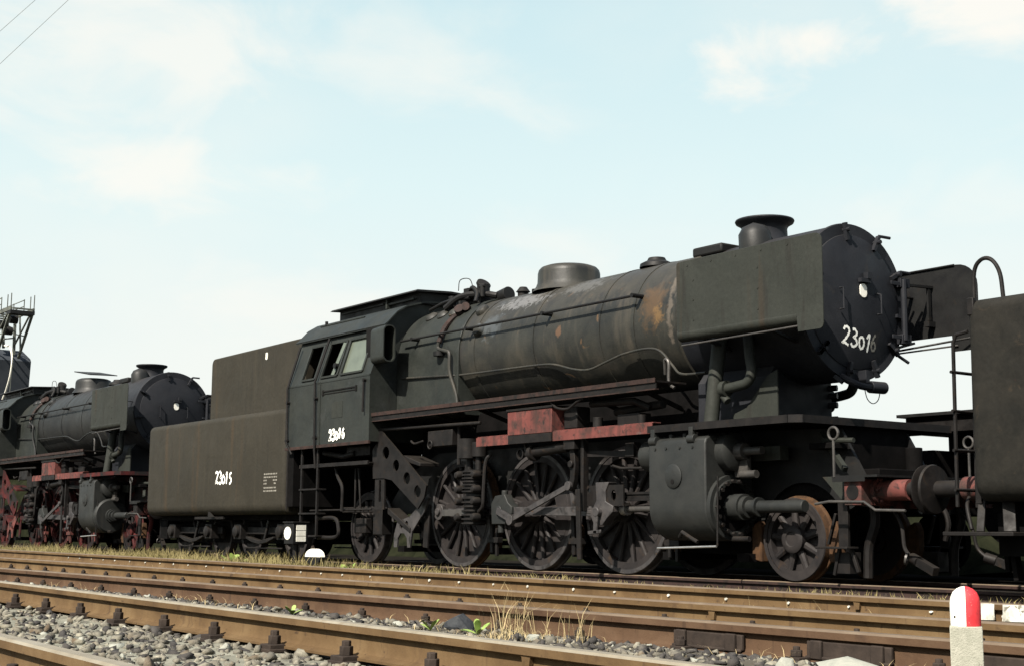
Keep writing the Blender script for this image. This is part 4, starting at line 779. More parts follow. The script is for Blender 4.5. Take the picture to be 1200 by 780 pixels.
        j = MB(); j.box(-10.0, -9.2, min(sy*1.25, sy*1.0), max(sy*1.25, sy*1.0), 1.85, 2.02); j.tube([(-10.9, sy*1.2, 1.95), (-10.1, sy*1.25, 1.86), (-9.7, sy*1.25, 1.9)], 0.05); j.cyl((-9.75, sy*1.2, 0.9), (-9.75, sy*1.2, 1.65), 0.02, n=8); j.cyl((-9.55, sy*1.2, 0.9), (-9.65, sy*1.2, 1.65), 0.02, n=8); j.cyl((-11.2, sy*1.3, 0.92), (-9.2, sy*1.2, 0.93), 0.018, n=8); j.build('injector', 'gear', L, 0.01)
        hull = [(-8.95, 2.28), (-8.80, 2.30), (-8.60, 2.15), (-8.30, 1.96), (-7.30, 1.29), (-7.36, 1.10), (-7.55, 0.92), (-8.36, 1.40), (-8.62, 1.44), (-8.97, 1.44), (-9.0, 1.92), (-8.86, 2.05)]
        pb = plate('pierced_brace', 'gear', L, hull, [circ(-8.56, 1.86, 0.105), circ(-8.23, 1.64, 0.095), circ(-7.89, 1.42, 0.10), circ(-7.56, 1.20, 0.10)], 'xz', sy*1.30-0.015, sy*1.30+0.015)
        plate('slotted_hanger', 'gear', L, [(-8.93, 0.92), (-8.62, 0.92), (-8.62, 1.46), (-8.93, 1.46)], [[(-8.80, 1.05), (-8.73, 1.05), (-8.73, 1.46-0.05), (-8.80, 1.46-0.05)]], 'xz', sy*1.28-0.015, sy*1.28+0.015)
        gus = [(-8.42, 0.30), (-8.32, 0.30), (-8.30, 0.45), (-8.22, 0.53), (-8.10, 0.53), (-8.02, 0.45), (-8.0, 0.30), (-7.92, 0.30), (-7.86, 0.56), (-7.50, 0.88), (-7.36, 1.10), (-7.40, 1.16), (-7.75, 0.92), (-7.95, 0.80), (-8.32, 0.72), (-8.42, 0.50)]
        plate('slotted_gusset', 'rod', L, gus, [circ(-8.2, 0.65, 0.05, 10), circ(-8.03, 0.69, 0.045, 10)], 'xz', sy*1.20-0.015, sy*1.20+0.015)
        bx = MB(); bx.prism([(-8.6, 0.95), (-7.9, 0.62), (-7.9, 0.54), (-8.6, 0.85)], 'xz', sy*1.24, sy*1.0); bx.prism([(-8.05, 1.80), (-7.55, 1.66), (-7.55, 1.60), (-8.2, 1.74)], 'xz', sy*1.28, sy*0.9); bx.box(-9.3, -9.0, min(sy*1.1, sy*0.9), max(sy*1.1, sy*0.9), 0.5, 0.95); bx.bar((-7.62, sy*1.1, 0.3), (-7.56, sy*1.1, 1.0), 0.04, 0.14); bx.build('ashpan_support', 'gear', L, 0.01)
        axb = MB(); axb.box(-10.15, -9.75, min(sy*0.98, sy*0.84), max(sy*0.98, sy*0.84), 0.52, 0.78); axb.box(-10.6, -9.3, min(sy*0.98, sy*0.9), max(sy*0.98, sy*0.9), 0.88, 0.98); axb.build('trailing_axlebox', 'gear', L, 0.015)
        cl_ = MB(); cl_.box(-7.3, -6.6, min(sy*1.3, sy*1.1), max(sy*1.3, sy*1.1), 1.9, 2.15); cl_.tube([(-8.9, sy*1.3, 2.26), (-5.8, sy*1.32, 2.20)], 0.03); cl_.tube(smooth([(-7.8, sy*1.3, 2.02), (-7.65, sy*1.32, 1.97), (-7.4, sy*1.32, 2.0)]), 0.02); cl_.lathe((-7.2, sy*1.31, 1.93), (-7.2, sy*1.33, 1.93), [(0, 0.05), (0, 0.075), (1, 0.075), (1, 0.05), (0, 0.05)], 16); cl_.build('board_pipework', 'gear', L, 0.01)
    # --- front end
    bb = MB(); bb.box(1.12, 1.36, -1.20, -0.66, 0.885, 1.175); b1 = bb.build('buffer_casing', 'red', L, 0.008)
    MB().lathe((1.24, -1.199, 1.03), (1.24, -1.205, 1.03), [(0, 0.085), (1, 0.085), (1, 0)], 24).build('casing_hole', 'gear', b1)
    bb = MB(); bb.box(1.12, 1.36, 0.66, 1.20, 0.885, 1.175); bb.build('buffer_casing', 'red', L, 0.008)
    MB().box(1.16, 1.20, -0.65, 0.65, 0.86, 1.17).build('buffer_beam', 'red', L, 0.006)
    dk = MB(); dk.box(0.98, 1.62, -1.24, 1.24, 1.19, 1.215); dk.bar((0.99, -1.24, 1.17), (1.45, -1.24, 1.17), 0.01, 0.05); dk.build('beam_deck', 'black', L)
    for sy in (-1, 1):
        bf = MB(); bf.cyl((1.365, sy*0.90, 1.05), (1.42, sy*0.90, 1.05), 0.155, n=24); bf.cyl((1.41, sy*0.90, 1.05), (1.80, sy*0.90, 1.05), 0.115, n=24)
        for a in np.linspace(0, 2*PI, 6, endpoint=False): bf.cyl((1.44, sy*0.90+0.135*math.cos(a), 1.05+0.135*math.sin(a)), (1.465, sy*0.90+0.135*math.cos(a), 1.05+0.135*math.sin(a)), 0.016, n=6)
        bo = bf.build('buffer', 'red', L)
        MB().lathe((1.78, sy*0.90, 1.05), (2.03, sy*0.90, 1.05), [(0, 0.085), (0.75, 0.085), (0.8, 0.15), (0.86, 0.262), (0.93, 0.266), (1, 0.225), (1.02, 0)], 36).build('buffer_head', 'gear', bo)
        ro_ = MB(); ro_.tube([(1.02, sy*1.24, 1.2), (1.02, sy*1.24, 1.62)], 0.016); rp = [(1.02+0.0*1, sy*1.24+0.07*math.cos(a), 1.69+0.07*math.sin(a)) for a in np.linspace(0, 2*PI, 19)]
        ro_.tube([(1.02+0.07*math.cos(a), sy*1.24, 1.69+0.07*math.sin(a)) for a in np.linspace(0, 2*PI, 19)], 0.016, 8); ro_.build('ring_rod', 'steel', L)
        # gusset from deck to platform, rail guards, steps
        MB().prism([(0.62, 1.22), (1.0, 1.22), (0.98, 1.0), (0.90, 0.95)], 'xz', sy*0.98, sy*0.96).build('beam_gusset', 'deflector', L)
        gd = MB(); gd.tube(smooth([(1.18, sy*0.78, 0.92), (1.20, sy*0.78, 0.7), (1.10, sy*0.78, 0.42), (1.08, sy*0.78, 0.08)]), 0.055, 8); gd.build('rail_guard', 'gear', L)
        lg = MB(); lg.box(0.80, 0.94, sy*0.92-0.02, sy*0.92+0.02, 0.42, 0.92); lg.box(0.55, 1.02, min(sy*1.06, sy*0.86), max(sy*1.06, sy*0.86), 0.40, 0.425); lg.bar((0.78, sy*0.9, 0.40), (0.70, sy*0.9, 0.10), 0.04, 0.04); lg.bar((0.95, sy*0.9, 0.40), (1.05, sy*0.9, 0.14), 0.04, 0.04); lg.bar((0.74, sy*0.9, 0.8), (0.62, sy*0.9, 0.45), 0.04, 0.03); lg.box(0.7, 0.92, min(sy*0.9, sy*0.7), max(sy*0.9, sy*0.7), 0.12, 0.36)
        lg.build('step_bracket', 'gear', L, 0.005)
        MB().tube([(0.66, sy*1.16, 0.905), (0.9, sy*1.2, 0.93), (1.40, sy*1.2, 0.92), (1.55, sy*1.2, 0.83), (1.95, sy*1.2, 0.82)], 0.016).build('bent_rod', 'steel', L)
        hs = MB(); hs.tube(smooth([(1.30, sy*0.62, 0.88), (1.45, sy*0.64, 0.66), (1.50, sy*0.66, 0.42), (1.62, sy*0.68, 0.30)]), 0.022); hs.cyl((1.60, sy*0.66, 0.31), (1.72, sy*0.70, 0.27), 0.06, n=12); hs.bar((1.72, sy*0.7, 0.27), (1.98, sy*0.76, 0.17), 0.08, 0.09); hs.build('brake_hose', 'gear', L)
    MB().lathe((1.585, -0.725, 0.30), (1.565, -0.735, 0.305), [(0, 0.03), (0, 0.07), (1, 0.07), (1, 0.03), (0, 0.03)], 16).build('hose_coupling', 'steel', L)
    cp = MB(); cp.tube(smooth([(1.2, 0, 1.0), (1.5, 0, 0.9), (1.6, 0, 0.7), (1.55, 0, 0.5)]), 0.03); cp.box(1.2, 1.45, -0.06, 0.06, 0.98, 1.12); cp.build('screw_coupling', 'gear', L)
    fd = MB(); fd.box(0.2, 1.16, -0.55, 0.55, 0.95, 1.18); fd.box(0.35, 0.7, -0.9, -0.5, 1.55, 1.62); fd.box(0.75, 1.05, -0.5, 0.5, 1.22, 1.32); fd.cyl((0.85, 0.4, 1.3), (0.85, 0.4, 1.6), 0.1); fd.build('front_drawbox', 'under', L, 0.01)
    wd = MB(); wd.bar((0.3, -0.62, 1.75), (0.85, -0.85, 1.3), 0.06, 0.06); wd.cyl((0.45, -0.75, 1.66), (0.9, -0.75, 1.64), 0.03, n=8); wd.box(-0.6, -0.15, -0.85, -0.7, 1.45, 1.62); wd.build('front_brace', 'deflector', L)
    return L

# ------------------------------------------------------------------ tender
def build_tender(label, m, zb, zt, dx=0.0, ladder=False, num=True, x1=-12.0):
    T = thing('coal_tender', (-15.3+dx, 0, 0), label, 'tender', 'locomotive tenders')
    X0, X1 = -18.66+dx, x1+dx
    sec = []
    for cx, cz, a in ((1.33, zt-0.12, 0), (-1.33, zt-0.12, PI/2), (-1.25, zb+0.20, PI), (1.25, zb+0.20, 1.5*PI)):
        r = 0.12 if cz > 1.5 else 0.20
        sec += circ(cx, cz, r, 6, a, a+PI/2, True)
    b = MB(); n = len(sec)
    # rounded vertical ends: inset sections
    def ring(x, ins): 
        k = len(b.v); b.v.extend([(x, y*(1-ins/1.45), zb+(z-zb)*(1-ins*0.15)+ins*0.08) for y, z in sec]); return k
    R_ = [ring(X0, 0.12), ring(X0+0.02, 0.055), ring(X0+0.06, 0.018), ring(X0+0.12, 0.0), ring(X1-0.12, 0.0), ring(X1-0.06, 0.018), ring(X1-0.02, 0.055), ring(X1, 0.12)]
    b.face(range(R_[0], R_[0]+n)); b.face(range(R_[-1], R_[-1]+n))
    for A, B in zip(R_, R_[1:]):
        for i in range(n): b.face((A+i, B+i, B+(i+1) % n, A+(i+1) % n))
    tank = b.build('water_tank', m, T, angle=50)
    up_ = MB(); XU0, XU1 = -16.2+dx, -11.95+dx
    pr = [(XU0, zt-0.10), (XU0, zt+1.16)] + circ(XU0+0.14, zt+1.19, 0.14, 5, PI, PI/2, True) + [(XU1-0.1, zt+1.36), (XU1, zt+1.30), (XU1, 2.0)] + [(XU1-0.05, 2.0), (XU1-0.06, zt-0.10)]
    pr2 = [(a, z) for a, z in pr]
    up_.prism(pr2, 'xz', -1.08, 1.08)
    up_.build('coal_bunker', m, T, 0.035)
    MB().box(XU0+0.4, XU1-0.3, -0.85, 0.85, zt+1.34, zt+1.345).build('bunker_coal', 'dark', T)
    en = MB(); en.box(X1+0.02, X1+0.30, -1.40, 1.40, 1.0, 2.25); en.build('tender_bulkhead', 'under', T)
    fr = MB(); fr.box(X0-0.02, X1+0.1, -1.05, 1.05, zb-0.10, zb+0.05); fr.build('tender_frame', 'under', T)
    ft = MB(); ft.box(X0+2.4, X0+3.8, -1.32, -1.28, zb-0.08, zb-0.03); ft.build('frame_rail', 'gear', T)
    MB().prism([(X0+3.25, zb-0.04), (X0+3.55, zb-0.04), (X0+3.25, zb+0.10)], 'xz', -1.40, -1.385).build('frame_rail_tab', 'gear', T)
    for cx in (X0+1.75, X0+5.05):
        bg_ = MB()
        for sy in (-1, 1):
            bg_.box(cx-1.35, cx+1.35, sy*0.98-0.025, sy*0.98+0.025, 0.48, 0.62)
            for ax in (-0.95, 0.95): bg_.box(cx+ax-0.16, cx+ax+0.16, min(sy*0.94, sy*1.14), max(sy*0.94, sy*1.14), 0.38, 0.68)
            bg_.prism([(cx-0.6, 0.40), (cx-0.3, 0.32), (cx, 0.29), (cx+0.3, 0.32), (cx+0.6, 0.40), (cx+0.6, 0.44), (cx, 0.36), (cx-0.6, 0.44)], 'xz', sy*1.12, sy*1.0)
            bg_.box(cx-0.8, cx+0.8, sy*1.02-0.02, sy*1.02+0.02, 0.20, 0.23)
            bg_.bar((cx+0.3, sy*1.06, 0.75), (cx+0.1, sy*1.06, 0.3), 0.05, 0.07)
        bo = bg_.build('bogie_frame', 'gear', T, 0.01)
        for ax in (-0.95, 0.95):
            for sy in (-1, 1):
                wh = MB(); wh.lathe((cx+ax, sy*0.67, 0.5), (cx+ax, sy*0.81, 0.5), [(0, 0), (0, 0.52), (0.25, 0.525), (0.3, 0.502), (1, 0.49), (1, 0.42), (0.7, 0.40), (0.7, 0.14), (1, 0.12), (1, 0)], 40)
                wh.build('tender_wheel', 'wheel', bo)
                MB().lathe((cx+ax, sy*1.14, 0.53), (cx+ax, sy*1.22, 0.53), [(0, 0.12), (0.7, 0.11), (1, 0.06), (1, 0)], 16).build('axlebox_cover', 'gear', bo)
            MB().cyl((cx+ax, -0.7, 0.5), (cx+ax, 0.7, 0.5), 0.08, n=10).build('axle', 'under', bo)
    MB().box(X0+0.5, X1-0.4, -0.8, 0.8, 0.3, zb-0.12).build('brake_rigging', 'under', T)
    MB().box(X0+0.05, X0+0.45, -1.1, 1.1, 0.36, zb-0.11).build('end_light_block', 'under', T)  # added dark box, stops light showing through under the tank end
    # rear buffers and beam
    bmx = MB(); bmx.box(X0-0.10, X0-0.03, -1.25, 1.25, 0.88, 1.20); bmx.build('buffer_beam', 'gear', T, 0.006)
    L_ = (X0-0.10) - (2.065 + (dx-21.325 if dx else -21.325) + (0 if not dx else 21.325-dx))
    end = (2.065 if dx else 2.065-21.325)
    for sy in (-1, 1):
        q = MB(); q.cyl((X0-0.12, sy*0.9, 1.05), (X0-0.45, sy*0.9, 1.05), 0.125, n=24); q.cyl((X0-0.12, sy*0.9, 1.05), (X0-0.15, sy*0.9, 1.05), 0.17, n=24); bo = q.build('buffer', 'red' if dx else 'gear', T)
        MB().lathe((X0-0.44, sy*0.9, 1.05), (end, sy*0.9, 1.05), [(0, 0.09), (0.8, 0.09), (0.84, 0.15), (0.88, 0.258), (0.94, 0.266), (0.99, 0.225), (1.0, 0)], 36).build('buffer_head', 'gear', bo)
    if num:
        writing('painted_number', 'chalk', tank, '23015', lambda u, v_: ((-14.98+u, -1.452, 1.50+v_-u*0.05), (0, -1, 0)), 0.165, 0.042, 0.95, 0.07)
        tb = MB()
        for i, z in enumerate((1.62, 1.56, 1.50, 1.44, 1.36, 1.30)):
            x = -12.80
            while x < -12.28:
                wdt = random.uniform(0.03, 0.10); tb.box(x, min(x+wdt, -12.25), -1.455, -1.452, z-0.014, z+0.014) if not (i in (2, 3) and -12.66 < x < -12.42) else None; x += wdt+0.02
        tb.build('weight_table', 'chalk_faint', tank, split=False)
        MB().prism(rrect(-13.62, -13.54, 3.92, 4.06, 0.025), 'xz', -1.092, -1.082).build('lamp_plate', 'white', T)
        e = MB(); e.tube([(X1+0.06, -1.40, 0.95), (X1+0.06, -1.40, 2.86)], 0.02); e.build('grab_rail', 'gear', T)
    if ladder:
        ld = MB()
        for y in (-1.38, -1.05): ld.tube([(X0-0.02, y, 2.62), (X0-0.16, y, 2.60), (X0-0.20, y, 2.52), (X0-0.22, y, 0.85)], 0.02)
        lo = ld.build('ladder', 'gear', T)
        for z in (1.02, 1.42, 1.82, 2.22): MB().cyl((X0-0.205, -1.43, z), (X0-0.205, -1.02, z), 0.017, n=8).build('ladder_rung', 'gear', lo)
        MB().tube(smooth([(X0+0.02, -1.30, zt-0.05), (X0+0.03, -1.30, zt+0.30), (X0+0.12, -1.30, zt+0.42), (X0+0.24, -1.30, zt+0.40), (X0+0.33, -1.30, zt+0.25), (X0+0.36, -1.30, zt-0.02)]), 0.022).build('hoop_rail', 'gear', T)
        s_ = MB(); s_.box(X0-0.40, X0+0.42, -1.40, -1.12, 0.56, 0.60); s_.tube(smooth([(X0-0.28, -1.1, 0.95), (X0-0.20, -1.25, 0.85), (X0-0.12, -1.3, 0.62)]), 0.022); s_.bar((X0-0.05, -1.2, 0.95), (X0-0.02, -1.3, 0.6), 0.08, 0.03); s_.bar((X0+0.25, -1.2, 0.9), (X0+0.32, -1.3, 0.6), 0.12, 0.03)
        s_.build('shunter_step', 'gear', T, 0.006)
        u_ = MB(); u_.box(X0-0.1, X0+0.02, -0.5, 0.5, 0.45, 0.9); u_.bar((X0+0.1, -0.95, 0.62), (X0+0.16, -0.95, 0.12), 0.10, 0.05); u_.bar((X0+0.0, -0.9, 0.55), (X0+0.02, -0.9, 0.2), 0.06, 0.05); u_.build('rail_guard', 'under', T)
        MB().box(X0+0.02, X0+0.10, -1.44, -1.38, zt-0.16, zt+0.02).build('lamp_iron', 'gear', T, 0.01)
    return T
L1 = build_loco()
def over(base, mname):
    if base in ('driving_wheel', 'carrying_wheel', 'counterweight', 'tyre'): return 'redwheel'
    if base in ('main_frame', 'pierced_brace', 'slotted_hanger', 'buffer_casing', 'rail_guard', 'ashpan_support', 'pump_bracket', 'platform_edge'): return 'redwheel'
    if base in ('slotted_gusset', 'brake_hanger'): return 'red'
    if mname.startswith('weathered_boiler'): return 'boiler_clean'
L2 = copy_tree(L1, None, over, skip=('painted_number', 'lamp_plate'))
L2.location = (L1.location.x-21.155, 0, 0)
tag(L2, 'black steam locomotive with red wheels and red frame, half hidden behind the olive tender', 'locomotive', 'withdrawn steam locomotives')
def P2(mb, name, m, parent=L2, **k):
    WL[parent.name] = np.array(parent.location); return mb.build(name, m, parent, **k)
q = MB(); q.prism([(-0.5, -0.35), (0.45, -0.42), (0.5, 0.4), (-0.45, 0.42)], 'xy', -0.012, 0.012)
tilted = q.build('loose_dome_plate', 'black', None); tilted.parent = L2; tilted.location = (-5.25-21.155-L2.location.x, 0, 4.83); tilted.rotation_euler = (0.05, math.radians(9), 0.2)
P2(MB().prism(rrect(-0.02, 0.10, ZB+0.045, ZB+0.215, 0.055), 'yz', 0.446-21.155, 0.456-21.155), 'lamp_plate', 'white')
P2(MB().lathe((-0.70-21.155, -1.06, 0.88), (-0.62-21.155, -1.06, 0.88), [(0, 0.42), (0.5, 0.42), (1, 0.38), (1, 0)], 36), 'cylinder_cover', 'cyl')
q = MB()
for a in ((-8.98, 3.3, -9.22, 3.7), (-9.16, 3.45, -9.10, 3.8)): q.bar((a[0]-21.155, -1.50+(a[1]-3.2)*0.33, a[1]), (a[2]-21.155, -1.50+(a[3]-3.2)*0.33, a[3]), 0.01, 0.12)
P2(q, 'window_paint', 'white')
T1 = build_tender('long olive brown tender behind the cab of the middle locomotive, 23015 painted on its side', 'tender', 0.86, 2.84)
T3 = build_tender('dark blotched tender cut off by the right edge of the photo, ladder on its end', 'tender_dark', 0.90, 2.93, dx=21.62, ladder=True, num=False)

# ------------------------------------------------------------------ tracks
def rail(label, key, z, x0, x1, mats, spacing=None, h=0.165, group='rusty rails of the yard tracks', name='rail', fn=None, phase=0.0, clip=None, bolts=False):
    yf = fn or (lambda x: rail_y(key, x))
    prof = [(-0.068, -h), (-0.068, -h+0.012), (-0.02, -h+0.026), (-0.008, -h+0.045), (-0.008, -0.052), (-0.036, -0.045), (-0.039, -0.042), (-0.038, -0.010), (-0.028, 0.0)]
    prof = prof + [(-a, b) for a, b in prof[::-1]]
    xs = np.linspace(x0, x1, 40); mb = MB(); n = len(prof)
    for x in xs:
        for a, b in prof: mb.v.append((x, yf(x)+a, z+b))
    for i in range(len(xs)-1):
        for k in range(n):
            mb.cur = 1 if k in (7, 8, 9) else 0
            mb.face((i*n+k, (i+1)*n+k, (i+1)*n+(k+1) % n, i*n+(k+1) % n))
    mb.cur = 0; mb.face(range(n)); mb.face(range((len(xs)-1)*n, len(xs)*n))
    o = mb.build(name, None, None, origin=(0, yf(0), z-h), mats=mats)
    tag(o, label, 'rail', group)
    if spacing:
        f = MB(); f.box(-0.08, 0.08, -0.19, 0.19, -h-0.028, -h-0.001)
        for s in (-1, 1):
            f.box(-0.045, 0.045, min(s*0.055, s*0.135), max(s*0.055, s*0.135), -h+0.012, -h+0.036); f.cyl((0, s*0.10, -h), (0, s*0.10, -h+0.085), 0.017, n=8); f.cyl((0, s*0.10, -h+0.036), (0, s*0.10, -h+0.068), 0.03, n=6)
            for sx in (-0.055, 0.055): f.cyl((sx, s*0.165, -h-0.002), (sx, s*0.165, -h+0.028), 0.02, n=6)
        if bolts:
            f = MB(); f.box(-0.07, 0.07, -0.16, 0.16, -h-0.02, -h-0.001)
            for s in (-1, 1):
                f.box(-0.06, 0.06, min(s*0.06, s*0.15), max(s*0.06, s*0.15), -h-0.01, -h+0.022); f.cyl((0, s*0.095, -h), (0, s*0.095, -h+0.092), 0.024, n=6); f.cyl((0, s*0.095, -h+0.02), (0, s*0.095, -h+0.066), 0.034, n=6)
        x = x0+phase; first = None; k = 0
        while x < x1 and k < 98:
            if first is None:
                first = f.build('fastener', clip or 'clip', None, 0.004, origin=(0, 0, 0)); c = first
            else: c = first.copy(); C.objects.link(c)
            c.parent = o; c.location = (x, yf(x)-yf(0), h); c.rotation_euler = (0, 0, random.uniform(-0.03, 0.03)); x += spacing*random.uniform(0.96, 1.04); k += 1
    return o
def joint(o, key, x, z):
    y = rail_y(key, x); mb = MB()
    mb.prism([(x-0.05, z-0.036), (x+0.05, z-0.036), (x+0.028, z-0.052), (x+0.02, z-0.10), (x-0.02, z-0.10), (x-0.028, z-0.052)], 'xz', y-0.032, y+0.032)
    WL[o.name] = np.array(o.location); mb.build('weld_collar', o.data.materials[0].name and 'rail' if False else ('rail_brown' if key in '2' else 'rail'), o)
def fishplate(o, key, x, z, L=0.50):
    y = rail_y(key, x); mb = MB()
    for s in (-1, 1):
        mb.box(x-L/2, x+L/2, min(y+s*0.014, y+s*0.036), max(y+s*0.014, y+s*0.036), z-0.135, z-0.056)
        for dx_ in (-0.36, 0.36): mb.box(x+dx_*L-0.035, x+dx_*L+0.035, min(y+s*0.034, y+s*0.056), max(y+s*0.034, y+s*0.056), z-0.14, z-0.052)
        mb.box(x-L/2, x+L/2, min(y+s*0.034, y+s*0.05), max(y+s*0.034, y+s*0.05), z-0.142, z-0.125)
    WL[o.name] = np.array(o.location); mb.build('fishplate', 'clip', o, 0.006)
ZN = 0.13
r1 = rail('long rail with light worn top just behind the pale ballast, crossing the foreground', '1', ZN, -55, 16, ['rail', 'railhead'], 0.80, phase=0.3, group='foreground rails', bolts=True)
r0 = rail('short stretch of rail in the bottom left corner of the photo', '0', ZN, -12, 16, ['rail', 'railhead'], 0.80, phase=0.3, group='foreground rails', bolts=True)
r2_ = rail('brown rail with bolted block plates passing behind the red and white post', '2', ZN, -60, 16, ['rail_brown', 'railhead_dull'], 0.77, phase=0.5, group='foreground rails')
r3 = rail('ochre rusty rail just beyond the brown rail with block plates', '3', ZN, -65, 16, ['rail', 'railhead_dull'], 0.80, phase=0.2, group='foreground rails')
r4 = rail('ochre rail with white bolt heads and a white painted end at the right edge', '4', ZN, -70, 16, ['rail', 'railhead_dull'], group='foreground rails')
joint(r1, '1', 6.95, ZN); joint(r2_, '2', 4.45, ZN); joint(r3, '3', 5.0, ZN); joint(r4, '4', 4.7, ZN)
for x in (6.25, 7.15, 7.95): fishplate(r2_, '2', x, ZN)
pm = MB()
for x, e in ((5.74, 0.15), (5.95, 0.26)):
    yy = rail_y('4', x)-0.004; pm.prism([(x, ZN-0.115), (x+e, ZN-0.11), (x+e*0.97, ZN-0.062), (x+e, ZN-0.004), (x+0.01, ZN-0.006), (x+0.008, ZN-0.06)], 'xz', yy-0.044, yy-0.036)
WL[r4.name] = np.array(r4.location); pm.build('white_paint_patch', 'white_flaky', r4)
x = -14.0
cm = MB(); cm.lathe((0, 0, 0), (0, -0.012, 0), [(0, 0.016), (1, 0.014), (1, 0)], 8)
first = None
while x < 8:
    if first is None: first = cm.build('pale_bolt_head', 'white_flaky', None, origin=(0, 0, 0)); c = first
    else: c = first.copy(); C.objects.link(c)
    c.parent = r4; c.scale = (random.uniform(0.5, 1.3), 1, random.uniform(0.5, 1.0)); c.location = (x, rail_y('4', x)-rail_y('4', 0)-0.010, 0.165-0.085); x += random.uniform(0.55, 0.75)
ra = rail('near rail under the locomotives, pinkish rust, dry grass over it', None, 0.0, -75, 22, ['redrust', 'railhead_dull'], 0.9, fn=lambda x: -0.755, group='rails under the locomotives')
rb = rail('far rail under the locomotives, in their shadow', None, 0.0, -75, 22, ['redrust', 'railhead_dull'], 0.9, fn=lambda x: 0.755, group='rails under the locomotives')
def sleepers(ya, yb, zt, x0, x1, sp, label, group, name='sleeper'):
    mb = MB(); L = 1.0; mb.box(-0.13, 0.13, -0.5, 0.5, -0.14, 0.0)
    first = None; x = x0; k = 0
    while x < x1 and k < 120:
        y0 = ya(x)-0.45; y1 = yb(x)+0.45
        if first is None: first = mb.build(name, 'wood', None, 0.012, origin=(0, 0, 0)); c = first
        else: c = first.copy(); C.objects.link(c)
        c.location = (x, (y0+y1)/2, zt); c.scale = (1, y1-y0, 1); c.rotation_euler = (0, 0, random.uniform(-0.02, 0.02))
        tag(c, label, 'sleeper', group); x += sp*random.uniform(0.97, 1.03); k += 1
ZS = ZN-0.165-0.030
sleepers(lambda x: rail_y('0', x), lambda x: rail_y('1', x), ZS, -24.7, 12, 0.80, 'greyish wooden sleeper half buried in pale ballast under the nearest track', 'sleepers of the nearest track')
sleepers(lambda x: rail_y('2', x), lambda x: rail_y('3', x), ZS, -24.5, 12, 0.78, 'greyish wooden sleeper under the second track from the camera', 'sleepers of the second track')
sleepers(lambda x: -0.755, lambda x: 0.755, -0.186, -50, 16, 0.72, 'wooden sleeper under the locomotives, in grass and shadow', 'sleepers under the locomotives')

# ------------------------------------------------------------------ ballast, stones
def rock_mesh(rng, n_sub=1):
    bm = bmesh.new(); n = 9 if n_sub == 1 else 26
    for _ in range(n):
        d = Vector((rng.gauss(0, 1), rng.gauss(0, 1), rng.gauss(0, 1))).normalized(); bm.verts.new(d*rng.uniform(0.75, 1.15))
    r = bmesh.ops.convex_hull(bm, input=list(bm.verts)); bmesh.ops.delete(bm, geom=list({e for e in r['geom_interior']+r['geom_unused'] if isinstance(e, bmesh.types.BMVert)}), context='VERTS')
    bmesh.ops.triangulate(bm, faces=bm.faces); bm.verts.index_update()
    v = np.array([tuple(x.co) for x in bm.verts]); f = np.array([[x.index for x in g.verts] for g in bm.faces]); bm.free(); return v, f
rng = random.Random(3); RK = [rock_mesh(rng) for _ in range(16)]
def scatter(name, mats, specs):
    V = []; F = []; MI = []; off = 0
    for x0, x1, yf0, yf1, z, cnt, s0, s1, mi in specs:
        for _ in range(cnt):
            x = x1 - (x1-x0)*rng.random()**1.7; y = rng.uniform(yf0(x), yf1(x)); s = rng.uniform(s0, s1)*rng.uniform(0.6, 1.1)
            v, f = RK[rng.randrange(16)]
            a = rng.uniform(0, 2*PI); b = rng.uniform(0, PI)
            Rm = np.array(Matrix.Rotation(a, 3, 'Z') @ Matrix.Rotation(b, 3, 'X'))
            zz = z((y-yf0(x))/(yf1(x)-yf0(x))) if callable(z) else z
            p = (v*np.array([1.35, 0.95, 0.7])*s) @ Rm.T + np.array([x, y, zz+s*rng.uniform(-0.15, 0.45)])
            V.append(p); F.append(f+off); MI.append(np.full(len(f), mi if isinstance(mi, int) else rng.choices(range(len(mi)), mi)[0])); off += len(v)
    V = np.concatenate(V); F = np.concatenate(F); MI = np.concatenate(MI)
    me = bpy.data.meshes.new(name); me.vertices.add(len(V)); me.vertices.foreach_set('co', V.ravel())
    me.loops.add(F.size); me.loops.foreach_set('vertex_index', F.ravel().astype(np.int32))
    me.polygons.add(len(F)); me.polygons.foreach_set('loop_start', np.arange(0, F.size, 3, dtype=np.int32))
    me.polygons.foreach_set('material_index', MI.astype(np.int32)); me.update(calc_edges=True); me.validate()
    for m in mats: me.materials.append(MT[m])
    o = bpy.data.objects.new(name, me); C.objects.link(o); o['kind'] = 'stuff'; return o
R = lambda k, d: (lambda x: rail_y(k, x)+d)
zg = -0.085
def strip(name, m, fa, fb, prof, x0, x1):
    xs = np.arange(x0, x1+0.01, 0.25); V = []; F = []; n = len(prof)
    for x in xs:
        for t, z in prof: V.append((x, fa(x)+(fb(x)-fa(x))*t, z+random.uniform(-0.010, 0.010)))
    for i in range(len(xs)-1):
        for k in range(n-1): F.append((i*n+k, (i+1)*n+k, (i+1)*n+k+1, i*n+k+1))
    me = bpy.data.meshes.new(name); me.from_pydata(V, [], F); me.materials.append(MT[m]); me.polygons.foreach_set('use_smooth', [True]*len(F))
    o = bpy.data.objects.new(name, me); C.objects.link(o); o['kind'] = 'structure'
strip('ballast_bed', 'fines', R('0', 0.0), R('1', 0.0), [(t, -0.058) for t in np.linspace(0, 1, 9)], -28, 14)
strip('ballast_bed', 'fines', R('0', -2.5), R('0', 0.0), [(t, -0.060) for t in np.linspace(0, 1, 9)], -12, 14)
BZ = lambda t: -0.06 + 0.055*min(1, t/0.62) - 0.03*max(0, (t-0.8)/0.2)
strip('cinder_bed', 'ground', R('1', 0.0), R('2', 0.0), [(t, BZ(t)) for t in np.linspace(0, 1, 9)], -28, 14)
